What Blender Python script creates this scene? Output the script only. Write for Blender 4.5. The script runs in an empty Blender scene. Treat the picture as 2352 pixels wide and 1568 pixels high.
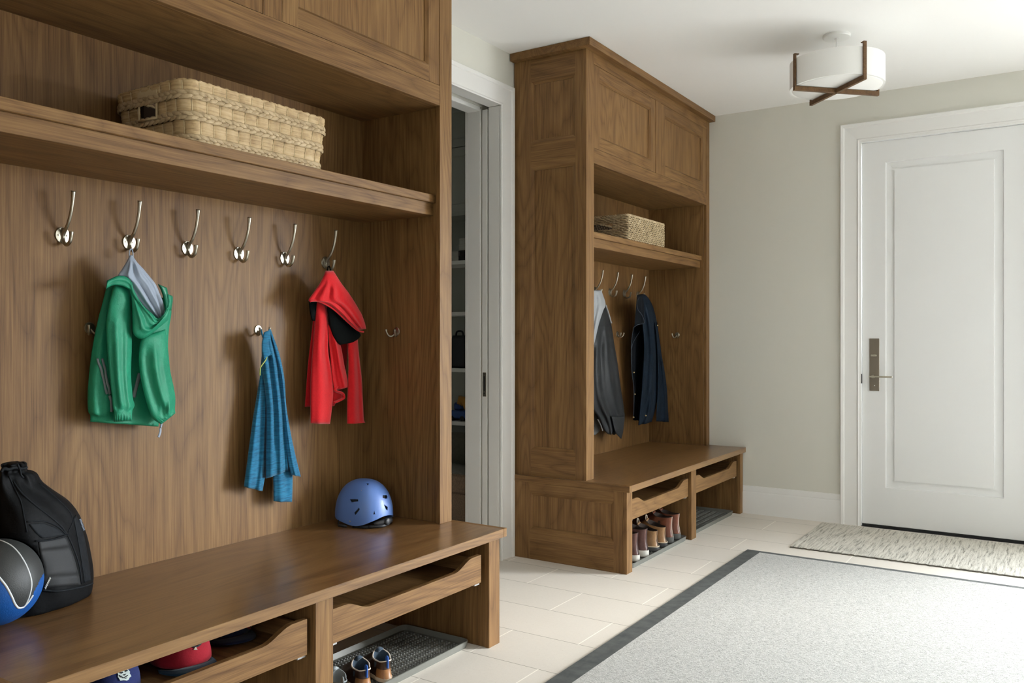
import bpy, bmesh, math, random
from mathutils import Vector, Matrix
from mathutils.bvhtree import BVHTree
random.seed(7)
C = bpy.context.scene.collection
PI = math.pi

# ------------------------------------------------------------------ survey of the room
# all measures in metres; the photograph was surveyed once: a ray through an image point meets a
# plane of the room (x = wall/panel planes, y = back wall, z = floor/shelf heights)
F, CX, HY, H = 1947.0, 1176.0, 779.0, 1.185
TH = math.atan((2450 - 1176) / F)
CT, ST = math.cos(TH), math.sin(TH)
CAM = Vector((0, 0, H))


def ray(u, v):
    a = (u - CX) / F
    b = -(v - HY) / F
    return Vector((a * CT - ST, a * ST + CT, b))


def W(u, v, x):
    r = ray(u, v)
    return CAM + r * (x / r.x)


def WZ(u, v, z):
    r = ray(u, v)
    return CAM + r * ((z - H) / r.z)


def PJ(p):
    d = -p[0] * ST + p[1] * CT
    return CX + F * (p[0] * CT + p[1] * ST) / d, HY - F * (p[2] - H) / d


# ------------------------------------------------------------------ materials
class NT:
    def __init__(self, name):
        self.m = bpy.data.materials.new(name)
        self.m.use_nodes = True
        self.n = self.m.node_tree.nodes
        self.l = self.m.node_tree.links
        self.b = self.n['Principled BSDF']

    def add(self, t, **kw):
        nd = self.n.new(t)
        for k, v in kw.items():
            setattr(nd, k, v)
        return nd

    def link(self, a, b):
        self.l.new(a, b)

    def val(self, sock, v):
        if hasattr(v, 'is_linked') or hasattr(v, 'links'):
            self.link(v, sock)
        else:
            sock.default_value = v

    def math(self, op, a, b=0.0, c=None):
        nd = self.add('ShaderNodeMath', operation=op)
        self.val(nd.inputs[0], a)
        self.val(nd.inputs[1], b)
        if c is not None:
            self.val(nd.inputs[2], c)
        return nd.outputs[0]

    def vmath(self, op, a, b):
        nd = self.add('ShaderNodeVectorMath', operation=op)
        self.val(nd.inputs[0], a)
        self.val(nd.inputs[1], b)
        return nd.outputs[0]

    def obj(self):
        return self.add('ShaderNodeTexCoord').outputs['Object']

    def noise(self, vec, scale=1.0, detail=3.0, rough=.5, dist=0.0):
        nd = self.add('ShaderNodeTexNoise')
        self.link(vec, nd.inputs['Vector'])
        nd.inputs['Scale'].default_value = scale
        nd.inputs['Detail'].default_value = detail
        nd.inputs['Roughness'].default_value = rough
        nd.inputs['Distortion'].default_value = dist
        return nd.outputs[0]

    def ramp(self, fac, stops):
        nd = self.add('ShaderNodeValToRGB')
        e = nd.color_ramp.elements
        while len(e) < len(stops):
            e.new(.5)
        for k, (p, c) in enumerate(stops):
            e[k].position = p
            e[k].color = (*c, 1)
        self.link(fac, nd.inputs[0])
        return nd.outputs[0]

    def mix(self, fac, a, b):
        nd = self.add('ShaderNodeMix', data_type='RGBA')
        self.val(nd.inputs[0], fac)
        self.val(nd.inputs[6], a if not isinstance(a, tuple) else (*a, 1))
        self.val(nd.inputs[7], b if not isinstance(b, tuple) else (*b, 1))
        return nd.outputs[2]

    def bump(self, h, strength=.2, dist=.002):
        nd = self.add('ShaderNodeBump')
        nd.inputs['Strength'].default_value = strength
        nd.inputs['Distance'].default_value = dist
        self.link(h, nd.inputs['Height'])
        self.link(nd.outputs[0], self.b.inputs['Normal'])


def simple(name, col, rough=.5, metal=0.0, spec=.5, coat=0.0, sheen=0.0, bumps=None):
    t = NT(name)
    t.b.inputs['Base Color'].default_value = (*col, 1)
    t.b.inputs['Roughness'].default_value = rough
    t.b.inputs['Metallic'].default_value = metal
    t.b.inputs['Specular IOR Level'].default_value = spec
    t.b.inputs['Coat Weight'].default_value = coat
    t.b.inputs['Sheen Weight'].default_value = sheen
    if bumps:
        sc, st, ds = bumps
        t.bump(t.noise(t.obj(), sc, 4, .6), st, ds)
    return t.m


def wood(name, axis, dark, mid, light, rough=.36, coat=.15):
    t = NT(name)
    o = t.obj()
    oi = t.add('ShaderNodeObjectInfo').outputs['Random']
    cmb = t.add('ShaderNodeCombineXYZ')
    for k, f in enumerate((37.0, 23.0, 51.0)):
        t.link(t.math('MULTIPLY', oi, f), cmb.inputs[k])
    o = t.vmath('ADD', o, cmb.outputs[0])

    def sc(al, ac):
        v = [ac, ac, ac]
        v['xyz'.index(axis)] = al
        return t.vmath('MULTIPLY', o, tuple(v))
    ringn = t.noise(sc(.55, 3.6), 1.0, 2.5, .45, .25)
    ring = t.math('PINGPONG', t.math('MULTIPLY', ringn, 22.0), .5)
    ring = t.math('POWER', t.math('MULTIPLY', ring, 2.0), .45)
    fib = t.noise(sc(4.0, 210.0), 1.0, 4, .7, .1)
    streak = t.noise(sc(.45, 26.0), 1.0, 3, .6, .2)
    broad = t.noise(sc(.35, 2.6), 1.0, 2, .5, .4)
    v = t.math('MULTIPLY', ring, .19)
    v = t.math('MULTIPLY_ADD', fib, .80, v)
    v = t.math('MULTIPLY_ADD', streak, .34, v)
    v = t.math('MULTIPLY_ADD', broad, .30, v)
    v = t.math('SUBTRACT', v, .36)
    col = t.ramp(v, [(.22, dark), (.50, mid), (.78, light)])
    t.link(col, t.b.inputs['Base Color'])
    t.b.inputs['Roughness'].default_value = rough
    t.b.inputs['Specular IOR Level'].default_value = .22 if coat == 0 else .42
    t.b.inputs['Coat Weight'].default_value = coat
    t.b.inputs['Coat Roughness'].default_value = .3
    t.bump(fib, .10, .0006)
    return t.m


WD, WM, WL = (.084, .039, .0125), (.178, .094, .0340), (.270, .156, .060)
M = {}
M['wood_z'] = wood('walnut_vertical_grain', 'z', WD, WM, WL, .48, 0)
M['wood_y'] = wood('walnut_lengthwise_grain', 'y', WD, WM, WL, .48, 0)
M['wood_x'] = wood('walnut_crosswise_grain', 'x', WD, WM, WL, .48, 0)
M['wood_top'] = wood('walnut_bench_grain', 'y', (.096, .044, .0145), (.188, .099, .036), (.272, .157, .060), .28, .3)
M['wood_lamp'] = wood('walnut_lamp', 'x', (.06, .029, .0125), (.115, .062, .028), (.18, .102, .048), .5, 0)
M['wall'] = simple('wall_cream_paint', (.68, .675, .615), .9, spec=.2, bumps=(260, .04, .0004))
M['ceiling'] = simple('ceiling_white_paint', (.88, .878, .865), .95, spec=.2)
M['trim'] = simple('white_satin_trim', (.80, .80, .785), .42, spec=.45)
M['door'] = simple('white_door_paint', (.79, .80, .80), .4, spec=.45)
M['wall_dim'] = simple('wall_dark_low_bounce', (.36, .35, .32), .9)  # unseen right wall darkened to cut its bounce light
M['closet'] = simple('closet_dim_light_grey', (.33, .345, .31), .6)  # the closet's low light is put into this grey
M['black'] = simple('black_rubber', (.012, .012, .012), .6)
M['nickel'] = simple('satin_nickel', (.43, .40, .325), .36, 1.0)
M['bronze'] = simple('aged_nickel_plate', (.235, .205, .165), .38, 1.0, bumps=(90, .05, .0006))
M['steel'] = simple('zinc_slide', (.55, .55, .55), .35, 1.0)
M['grey_rubber'] = simple('tray_grey_rubber', (.155, .158, .140), .55)
M['nub'] = simple('tray_nub_rubber', (.115, .12, .11), .42)
M['linen'] = simple('lamp_shade_linen', (.86, .86, .84), .9, spec=.2)
M['white_plastic'] = simple('white_metal', (.82, .82, .80), .45)


def floor_mat():
    t = NT('limestone_tile')
    o = t.obj()
    sp = t.add('ShaderNodeSeparateXYZ')
    t.link(o, sp.inputs[0])
    v = t.math('MULTIPLY', t.math('ADD', sp.outputs[1], -3.4905), 1 / .2967)
    row = t.math('FLOOR', v)
    fy = t.math('MULTIPLY', t.math('ABSOLUTE', t.math('SUBTRACT', t.math('FRACT', v), .5)), .2967 * 2)      # .2967 at the joint
    par = t.math('MULTIPLY', t.math('FRACT', t.math('MULTIPLY', row, .5)), 1.0)                       # 0 or .5
    u = t.math('ADD', t.math('MULTIPLY', t.math('ADD', sp.outputs[0], 1.5885), 1 / .6085), par)
    col_ = t.math('FLOOR', u)
    fx = t.math('MULTIPLY', t.math('ABSOLUTE', t.math('SUBTRACT', t.math('FRACT', u), .5)), .6085 * 2)
    jy = t.math('GREATER_THAN', fy, .2967 - .0030)
    jx = t.math('GREATER_THAN', fx, .6085 - .0052)
    cell = t.add('ShaderNodeCombineXYZ')
    t.link(col_, cell.inputs[0]); t.link(row, cell.inputs[1])
    wn = t.add('ShaderNodeTexWhiteNoise')
    t.link(cell.outputs[0], wn.inputs['Vector'])
    n = t.noise(o, 6, 5, .62)
    n2 = t.noise(o, 75, 4, .7)
    c = t.mix(wn.outputs['Value'], (.66, .62, .56), (.73, .68, .615))
    c = t.mix(t.math('MULTIPLY', n, .5), c, (.575, .53, .465))
    c = t.mix(t.math('MULTIPLY', n2, .40), c, (.84, .795, .725))
    spk = t.ramp(t.noise(o, 190, 3, .8), [(.32, (1, 1, 1)), (.38, (0, 0, 0))])
    c = t.mix(t.math('MULTIPLY', spk, .45), c, (.34, .30, .25))
    c = t.mix(jy, c, (.27, .245, .20))  # shading of the tile edges painted as dark row joints
    c = t.mix(jx, c, (.90, .86, .78))  # cross joints painted pale, as the light catches them
    t.link(c, t.b.inputs['Base Color'])
    t.b.inputs['Roughness'].default_value = .62
    t.b.inputs['Specular IOR Level'].default_value = .35
    h = t.math('MULTIPLY_ADD', jy, -1.0, t.math('MULTIPLY', n2, .12))
    t.bump(h, .5, .002)
    return t.m


M['floor'] = floor_mat()


def rug_mat():
    t = NT('rug_pile')
    o = t.obj()
    a = t.noise(o, 190, 3, .75)
    b = t.noise(t.vmath('MULTIPLY', o, (60, 150, 60)), 1, 4, .7)
    v = t.math('MULTIPLY_ADD', a, .6, t.math('MULTIPLY', b, .5))
    c = t.ramp(v, [(.34, (.15, .148, .138)), (.47, (.37, .37, .353)), (.64, (.55, .55, .528))])
    t.link(c, t.b.inputs['Base Color'])
    t.b.inputs['Roughness'].default_value = 1.0
    t.b.inputs['Specular IOR Level'].default_value = .1
    t.bump(v, .9, .004)
    return t.m


M['rug'] = rug_mat()


def border_mat():
    t = NT('rug_border_suede')
    o = t.obj()
    c = t.ramp(t.noise(o, 22, 4, .6), [(.3, (.050, .056, .056)), (.7, (.098, .106, .104))])
    t.link(c, t.b.inputs['Base Color'])
    t.b.inputs['Roughness'].default_value = .85
    return t.m


M['border'] = border_mat()


def mat_mat():
    t = NT('door_mat_weave')
    o = t.obj()
    n = t.noise(t.vmath('MULTIPLY', o, (85, 6, 1)), 1, 4, .7, .3)
    n2 = t.noise(o, 160, 2, .6)
    v = t.math('MULTIPLY_ADD', n2, .22, t.math('MULTIPLY', n, .85))
    c = t.ramp(v, [(.40, (.20, .19, .16)), (.49, (.46, .44, .385)), (.60, (.60, .575, .51))])
    t.link(c, t.b.inputs['Base Color'])
    t.b.inputs['Roughness'].default_value = 1.0
    t.bump(v, .7, .004)
    return t.m


M['mat'] = mat_mat()


def fabric(name, col, col2=None, sc=(70, 70, 70), rough=.85, sheen=.2, lo=.4, hi=.6, bump=.25, spec=.3):
    t = NT(name)
    o = t.obj()
    n = t.noise(t.vmath('MULTIPLY', o, sc), 1, 4, .65)
    c2 = col2 or tuple(x * .75 for x in col)
    c = t.ramp(n, [(lo, c2), (hi, col)])
    t.link(c, t.b.inputs['Base Color'])
    t.b.inputs['Roughness'].default_value = rough
    t.b.inputs['Sheen Weight'].default_value = sheen
    t.b.inputs['Specular IOR Level'].default_value = spec
    if bump:
        t.bump(t.noise(o, 30, 4, .6), bump, .006)
    return t.m


M['green'] = fabric('green_nylon', (.012, .250, .135), (.010, .215, .115), (9, 9, 9), .56, 0, bump=.6, spec=.35)
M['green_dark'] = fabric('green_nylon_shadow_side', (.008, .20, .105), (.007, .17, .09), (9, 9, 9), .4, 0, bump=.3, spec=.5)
M['lining'] = fabric('grey_blue_lining', (.33, .385, .47), (.29, .34, .42), (12, 12, 12), .55, .1, bump=.2)
M['zip'] = simple('grey_zip_tape', (.20, .24, .255), .6)
M['red'] = fabric('red_fleece', (.56, .006, .010), (.50, .005, .009), (150, 150, 150), .95, .25, bump=.1)
M['black_lining'] = fabric('black_fleece', (.005, .0065, .0065), (.004, .005, .005), (80, 80, 80), .95, 0, bump=.1, spec=.08)
M['blue'] = fabric('blue_heather_knit', (.016, .165, .300), (.008, .082, .165), (22, 22, 240), .9, .15, .36, .62, bump=.12)
M['lime'] = simple('lime_cord', (.42, .50, .12), .7)
M['charcoal'] = fabric('charcoal_shell', (.017, .019, .022), (.013, .015, .017), (14, 14, 14), .5, 0, bump=.2)
M['pale_grey'] = fabric('pale_grey_shell', (.36, .375, .39), (.32, .335, .35), (14, 14, 14), .6, 0, bump=.2)
M['heather'] = fabric('heather_grey_jersey', (.36, .38, .39), (.10, .11, .115), (160, 160, 220), .95, .1, .38, .62)
M['navy'] = fabric('navy_canvas', (.0055, .0125, .024), (.0042, .0095, .018), (18, 18, 18), .8, 0, bump=.3, spec=.15)
M['navy_dark'] = fabric('navy_collar', (.0035, .005, .008), (.003, .0045, .007), (18, 18, 18), .8, 0, bump=.2, spec=.12)
M['stitch'] = simple('navy_topstitch', (.018, .027, .045), .7)
M['brass'] = simple('brass_snap', (.55, .42, .22), .3, 1.0)
M['bag'] = fabric('black_bag_nylon', (.006, .0065, .0075), (.0045, .005, .0055), (60, 60, 60), .6, 0, bump=.3, spec=.1)
M['bag_panel'] = fabric('charcoal_bag_panel', (.014, .0165, .0195), (.010, .012, .0145), (60, 60, 60), .62, 0, bump=.3, spec=.1)


def mesh_fab():
    t = NT('bag_mesh_net')
    o = t.obj()
    w = t.add('ShaderNodeTexVoronoi', feature='DISTANCE_TO_EDGE')
    t.link(t.vmath('MULTIPLY', o, (330, 330, 260)), w.inputs['Vector'])
    c = t.ramp(w.outputs['Distance'], [(.08, (.020, .022, .025)), (.2, (.003, .003, .0035))])
    t.link(c, t.b.inputs['Base Color'])
    t.b.inputs['Roughness'].default_value = .7
    return t.m


M['mesh'] = mesh_fab()
M['white_print'] = simple('white_print', (.75, .75, .72), .6)
M['grey_print'] = simple('grey_print', (.16, .19, .24), .6)
M['ball_black'] = simple('ball_black_rubber', (.033, .036, .036), .5, bumps=(420, .5, .0012))
M['ball_blue'] = simple('ball_blue_rubber', (.006, .085, .34), .45, bumps=(420, .5, .0012))
M['ball_line'] = simple('ball_white_channel', (.66, .69, .71), .5)
M['helmet'] = simple('periwinkle_shell', (.105, .205, .52), .42, coat=.05)
M['dark_plastic'] = simple('dark_plastic', (.018, .019, .022), .5)
M['cap_navy'] = fabric('navy_cap_twill', (.018, .028, .125), (.014, .022, .10), (300, 300, 300), .9, .1)
M['cap_red'] = fabric('red_cap_twill', (.34, .008, .020), (.29, .006, .016), (300, 300, 300), .9, .1)
M['cap_ink'] = fabric('dark_navy_cap_twill', (.010, .018, .05), (.008, .014, .04), (300, 300, 300), .9, .1)
M['cap_teal'] = fabric('teal_visor_twill', (.012, .045, .075), (.010, .038, .062), (300, 300, 300), .9, .1)
M['cap_grey'] = fabric('grey_visor_twill', (.22, .25, .28), (.19, .21, .24), (300, 300, 300), .9, .1)
M['emblem_pale'] = simple('pale_embroidery', (.56, .63, .60), .8)
M['emblem_dark'] = simple('dark_embroidery', (.010, .012, .016), .8)
M['emblem_gold'] = simple('tan_embroidery', (.55, .47, .36), .8)


def leather(name, c1, c2, rough=.38):
    t = NT(name)
    o = t.obj()
    c = t.ramp(t.noise(o, 26, 4, .6), [(.32, c1), (.68, c2)])
    t.link(c, t.b.inputs['Base Color'])
    t.b.inputs['Roughness'].default_value = rough
    t.b.inputs['Coat Weight'].default_value = .1
    t.bump(t.noise(o, 120, 4, .6), .12, .0015)
    return t.m


M['lea_maroon'] = leather('maroon_leather', (.075, .030, .024), (.15, .068, .055))
M['lea_tan'] = leather('tan_leather', (.22, .115, .045), (.38, .215, .095), .45)
M['lea_brown'] = leather('brown_leather', (.105, .030, .014), (.20, .065, .034), .3)
M['lea_kid'] = leather('tan_child_leather', (.23, .095, .026), (.36, .16, .05), .42)
M['lea_kid_dark'] = leather('dark_child_leather', (.035, .014, .007), (.075, .03, .014), .45)
M['sole_white'] = simple('white_crepe_sole', (.62, .60, .54), .8)
M['sole_grey'] = simple('grey_rubber_sole', (.085, .085, .078), .75)
M['sole_dark'] = simple('dark_rubber_sole', (.05, .05, .05), .7)
M['welt'] = simple('cream_welt', (.55, .46, .34), .8)
M['shoe_in'] = simple('shoe_lining_brown', (.035, .022, .016), .9)
M['shoe_in_blue'] = fabric('denim_shoe_lining', (.035, .060, .090), (.025, .045, .07), (200, 200, 200))
M['trim_white'] = simple('cream_piping', (.62, .54, .46), .7)
M['blue_tab'] = simple('blue_webbing', (.015, .10, .42), .7)
M['sneaker'] = fabric('grey_sneaker_mesh', (.035, .042, .045), (.02, .024, .027), (150, 150, 150))
M['sneaker_light'] = simple('pale_grey_tongue', (.25, .28, .29), .6)


def straw(name, c1, c2, c3, sc):
    t = NT(name)
    o = t.obj()
    n = t.noise(t.vmath('MULTIPLY', o, sc), 1, 4, .65)
    b = t.noise(o, 22, 3, .6)
    v = t.math('MULTIPLY_ADD', n, .6, t.math('MULTIPLY', b, .45))
    c = t.ramp(v, [(.36, c1), (.52, c2), (.68, c3)])
    t.link(c, t.b.inputs['Base Color'])
    t.b.inputs['Roughness'].default_value = .6
    t.bump(n, .5, .0025)
    return t.m


M['straw'] = straw('dried_hyacinth', (.24, .145, .06), (.47, .33, .165), (.60, .45, .26), (8, 8, 190))
M['straw_braid'] = straw('hyacinth_braid', (.25, .17, .085), (.45, .335, .19), (.56, .43, .27), (60, 60, 60))
M['straw_stake'] = simple('straw_stake', (.56, .44, .26), .7)
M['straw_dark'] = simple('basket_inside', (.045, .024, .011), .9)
M['rattan'] = straw('twisted_seagrass', (.18, .115, .05), (.45, .345, .20), (.62, .50, .33), (90, 90, 260))
M['bench_linen'] = fabric('taupe_linen', (.27, .19, .13), (.19, .13, .09), (120, 120, 120))
M['cushion'] = fabric('olive_grey_cushion', (.085, .085, .06), (.07, .07, .05), (40, 40, 40))
M['seatpad'] = fabric('grey_seat_pad', (.20, .195, .165), (.12, .12, .10), (30, 90, 30))
M['box_card'] = simple('grey_card_box', (.42, .42, .38), .8)
M['box_dark'] = simple('dark_box', (.02, .02, .02), .7)
M['toy_blue'] = simple('toy_blue', (.02, .06, .22), .5)
M['toy_orange'] = simple('toy_orange', (.42, .20, .03), .5)
M['dark_bag'] = simple('dark_garment_bag', (.012, .014, .018), .6)


def glass_mat():
    t = NT('window_glass')
    tr = t.add('ShaderNodeBsdfTransparent')
    gl = t.add('ShaderNodeBsdfGlossy')
    gl.inputs['Roughness'].default_value = .02
    mx = t.add('ShaderNodeMixShader')
    mx.inputs[0].default_value = .05
    t.link(tr.outputs[0], mx.inputs[1])
    t.link(gl.outputs[0], mx.inputs[2])
    t.link(mx.outputs[0], t.n['Material Output'].inputs[0])
    return t.m


M['glass'] = glass_mat()


# ------------------------------------------------------------------ object helpers
def org(o):
    v = Vector((0, 0, 0))
    while o:
        v = v + o.location
        o = o.parent
    return v


def tag(o, label=None, cat=None, group=None, kind=None):
    for k, v in (('label', label), ('category', cat), ('group', group), ('kind', kind)):
        if v:
            o[k] = v
    return o


def thing(name, label, cat, loc, group=None):
    o = bpy.data.objects.new(name, None)
    o.empty_display_size = .05
    C.objects.link(o)
    o.location = loc
    return tag(o, label, cat, group)


class MB:
    def __init__(self):
        self.bm = bmesh.new()
        self.mi = 0

    def f(self, vs):
        try:
            fc = self.bm.faces.new(vs)
            fc.material_index = self.mi
            return fc
        except ValueError:
            return None

    def quad(self, *pts):
        return self.f([self.bm.verts.new(p) for p in pts])

    def box(self, x0, x1, y0, y1, z0, z1, bev=0.0015):
        x0, x1 = min(x0, x1), max(x0, x1)
        y0, y1 = min(y0, y1), max(y0, y1)
        z0, z1 = min(z0, z1), max(z0, z1)
        v = [self.bm.verts.new((x, y, z)) for x in (x0, x1) for y in (y0, y1) for z in (z0, z1)]
        fs = [self.f([v[i] for i in q]) for q in ((0, 1, 3, 2), (4, 6, 7, 5), (0, 4, 5, 1), (2, 3, 7, 6), (0, 2, 6, 4), (1, 5, 7, 3))]
        if bev:
            es = list({e for fc in fs for e in fc.edges})
            r = bmesh.ops.bevel(self.bm, geom=es, offset=bev, segments=1, affect='EDGES', profile=.5)
            for fc in r['faces']:
                fc.material_index = self.mi
        return self

    def loft(self, rings, closed=True, cap0=True, cap1=True):
        vs = [[self.bm.verts.new(p) for p in r] for r in rings]
        n = len(vs[0])
        for a, b in zip(vs, vs[1:]):
            for k in range(n if closed else n - 1):
                k2 = (k + 1) % n
                self.f([a[k], a[k2], b[k2], b[k]])
        if closed and cap0:
            self.f(list(reversed(vs[0])))
        if closed and cap1:
            self.f(vs[-1])
        return self

    def tube(self, pts, r, n=8, flat=None, cap=True):
        pts = [Vector(p) for p in pts]
        rs = r if isinstance(r, (list, tuple)) else [r] * len(pts)
        rings = []
        prev = None
        for i, p in enumerate(pts):
            d = (pts[min(i + 1, len(pts) - 1)] - pts[max(i - 1, 0)])
            d = d.normalized() if d.length > 1e-9 else Vector((0, 0, 1))
            if prev is None:
                up = Vector((0, 0, 1)) if abs(d.z) < .9 else Vector((1, 0, 0))
                a = d.cross(up).normalized()
            else:
                a = (prev - d * prev.dot(d)).normalized()
            prev = a
            b = d.cross(a)
            rings.append([p + a * (math.cos(2 * PI * k / n) * rs[i]) + b * (math.sin(2 * PI * k / n) * rs[i] * (flat or 1)) for k in range(n)])
        return self.loft(rings, True, cap, cap)

    def lathe(self, c, prof, n=32, axis='z'):
        rings = []
        for r, h in prof:
            ring = []
            for k in range(n):
                a = 2 * PI * k / n
                if axis == 'z':
                    ring.append((c[0] + r * math.cos(a), c[1] + r * math.sin(a), c[2] + h))
                elif axis == 'x':
                    ring.append((c[0] + h, c[1] + r * math.cos(a), c[2] + r * math.sin(a)))
                else:
                    ring.append((c[0] + r * math.sin(a), c[1] + h, c[2] + r * math.cos(a)))
            rings.append(ring)
        return self.loft(rings, True, True, True)

    def prism(self, poly, a, b, fn):
        """poly of 2-D points extruded between a and b; fn(p, q, w) -> 3-D"""
        return self.loft([[fn(p, q, a) for p, q in poly], [fn(p, q, b) for p, q in poly]])

    def ball(self, c, r, sx=1, sy=1, sz=1, n=12):
        rings = []
        for i in range(1, n):
            t = PI * i / n
            rings.append([(c[0] + r * sx * math.sin(t) * math.cos(2 * PI * k / (2 * n)), c[1] + r * sy * math.sin(t) * math.sin(2 * PI * k / (2 * n)), c[2] - r * sz * math.cos(t)) for k in range(2 * n)])
        return self.loft(rings)

    def build(self, name, mats, parent=None, smooth=False, sub=0, recalc=True):
        if recalc:
            bmesh.ops.recalc_face_normals(self.bm, faces=self.bm.faces)
        me = bpy.data.meshes.new(name)
        o = org(parent) if parent else Vector((0, 0, 0))
        if o.length:
            bmesh.ops.translate(self.bm, vec=-o, verts=self.bm.verts)
        self.bm.to_mesh(me)
        self.bm.free()
        for m in (mats if isinstance(mats, (list, tuple)) else [mats]):
            me.materials.append(m)
        if smooth:
            me.polygons.foreach_set('use_smooth', [True] * len(me.polygons))
            if smooth is not True:
                me.set_sharp_from_angle(angle=smooth)
        ob = bpy.data.objects.new(name, me)
        C.objects.link(ob)
        if parent:
            ob.parent = parent
        if sub:
            sm = ob.modifiers.new('smooth', 'SUBSURF')
            sm.levels = sub
            sm.render_levels = sub
        return ob


def bvh_of(ob):
    me = ob.data
    o = org(ob)
    return BVHTree.FromPolygons([v.co + o for v in me.vertices], [p.vertices[:] for p in me.polygons])


def hit(bvh, u, v):
    r = ray(u, v).normalized()
    loc, nor, idx, dist = bvh.ray_cast(CAM, r)
    if loc is None:
        return None, None
    if nor.dot(r) > 0:
        nor = -nor
    return loc, nor


def densify(pts, n=4):
    """Catmull-Rom through n-dimensional control points"""
    pts = [tuple(p) for p in pts]
    if len(pts) < 3:
        out = []
        for a, b in zip(pts, pts[1:]):
            for k in range(n):
                t = k / n
                out.append(tuple(x + (y - x) * t for x, y in zip(a, b)))
        return out + [pts[-1]]
    out = []
    for i in range(len(pts) - 1):
        p0, p1, p2, p3 = pts[max(i - 1, 0)], pts[i], pts[i + 1], pts[min(i + 2, len(pts) - 1)]
        for k in range(n):
            t = k / n
            out.append(tuple(.5 * ((2 * b) + (c - a) * t + (2 * a - 5 * b + 4 * c - d) * t * t + (3 * b - a - 3 * c + d) * t ** 3) for a, b, c, d in zip(p0, p1, p2, p3)))
    return out + [pts[-1]]


def surf_tube(mb, bvh, pix, r, lift=0.0, n=6, dens=4, flat=None):
    pts = []
    for u, v in densify(pix, dens):
        p, nn = hit(bvh, u, v)
        if p is not None:
            pts.append(p + nn * lift)
    if len(pts) > 1:
        mb.tube(pts, r, n, flat)


def surf_patch(mb, bvh, pix, lift=.0008, thick=.0012):
    ring = []
    for u, v in pix:
        p, nn = hit(bvh, u, v)
        if p is not None:
            ring.append((p, nn))
    if len(ring) < 3:
        return
    top = [p + nn * (lift + thick) for p, nn in ring]
    bot = [p - nn * lift for p, nn in ring]
    mb.loft([bot, top])


# ------------------------------------------------------------------ setting
XW = -2.545      # left wall plane
YB = 5.725       # back wall plane
ZC = 2.742       # ceiling
XR = 3.3         # right wall plane
YF = -2.8        # wall behind the camera
XU = -2.093      # face of the tall lockers
XL = -1.853      # face of the bench legs


def struct(name, mb, m, parent=None, smooth=False):
    o = mb.build(name, m, parent, smooth)
    if not parent:
        o['kind'] = 'structure'
    return o


mb = MB(); mb.box(-4.4, XR + .1, YF - .1, YB + .12, -.06, 0, 0); struct('floor', mb, M['floor'])
mb = MB(); mb.box(-4.4, XR + .1, YF - .1, YB + .12, ZC, ZC + .06, 0); struct('ceiling', mb, M['ceiling'])

OP0, OP1, OPZ = 2.88, 3.768, 2.44     # closet opening in the left wall
mb = MB()
mb.box(-2.755, XW, YF, OP0, 0, ZC, 0)
mb.box(-2.62, XW, OP1 + .012, 4.68, 0, ZC, 0)
mb.box(-2.755, -2.67, OP1 + .012, 4.68, 0, ZC, 0)
mb.box(-2.755, XW, 4.68, YB, 0, ZC, 0)
mb.box(-2.62, XW, OP0, OP1 + .012, OPZ + .012, ZC, 0)
mb.box(-2.755, -2.67, OP0, OP1 + .012, OPZ + .012, ZC, 0)
struct('wall_left', mb, M['wall'])

D0, D1, DZ = -1.09, -.17, 2.431       # entry door leaf
WX0, WX1, WZ0, WZ1 = .95, 3.18, .06, 2.22   # glazed opening further along the back wall
mb = MB()
mb.box(-4.4, D0 - .018, YB, YB + .12, 0, ZC, 0)
mb.box(D0 - .018, D1 + .018, YB, YB + .12, DZ + .018, ZC, 0)
mb.box(D1 + .018, WX0, YB, YB + .12, 0, ZC, 0)
mb.box(WX0, WX1, YB, YB + .12, 0, WZ0, 0)
mb.box(WX0, WX1, YB, YB + .12, WZ1, ZC, 0)
mb.box(WX1, XR + .1, YB, YB + .12, 0, ZC, 0)
struct('wall_back', mb, M['wall'])
mb = MB(); mb.box(XR, XR + .1, YF, YB, 0, ZC, 0); struct('wall_right', mb, M['wall_dim'])
VX0, VX1, VZ0, VZ1 = .2, .6, 1.2, 1.9     # small unseen window added behind the camera as fill light
mb = MB()
mb.box(-4.4, VX0, YF - .1, YF, 0, ZC, 0)
mb.box(VX1, XR + .1, YF - .1, YF, 0, ZC, 0)
mb.box(VX0, VX1, YF - .1, YF, 0, VZ0, 0)
mb.box(VX0, VX1, YF - .1, YF, VZ1, ZC, 0)
struct('wall_front', mb, M['wall'])

# glazed units: one further along the back wall, one added behind the camera for fill
def glazing(n, x0, x1, z0, z1, yo, s, parts):
    """yo = room face of the wall, s = +1 when the outside lies towards +y"""
    mb = MB()
    for k in range(parts + 1):
        c = x0 + (x1 - x0) * k / parts
        mb.box(c - (0 if k == 0 else .03), c + (0 if k == parts else .03), yo + s * .03, yo + s * .09, z0, z1, .002)
    mb.box(x0, x1, yo + s * .03, yo + s * .09, z0, z0 + .06, .002)
    mb.box(x0, x1, yo + s * .03, yo + s * .09, z1 - .06, z1, .002)
    wn = struct('window_%d' % n, mb, M['trim'])
    mb = MB()
    mb.box(x0 + .01, x1 - .01, yo + s * .058, yo + s * .062, z0 + .01, z1 - .01, 0)
    mb.build('pane', M['glass'], wn)
    mb = MB()
    for (p, q, c, d) in ((x0 - .11, x0, z0 - .1, z1 + .11), (x1, x1 + .11, z0 - .1, z1 + .11), (x0, x1, z1, z1 + .11), (x0, x1, z0 - .1, z0)):
        mb.box(p, q, yo - s * .018, yo, c, d, .002)
    struct('trim_%d' % (n + 2), mb, M['trim'])


glazing(1, WX0, WX1, WZ0, WZ1, YB, 1, 2)
glazing(2, VX0, VX1, VZ0, VZ1, YF, -1, 2)  # added fill window, out of view

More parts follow.
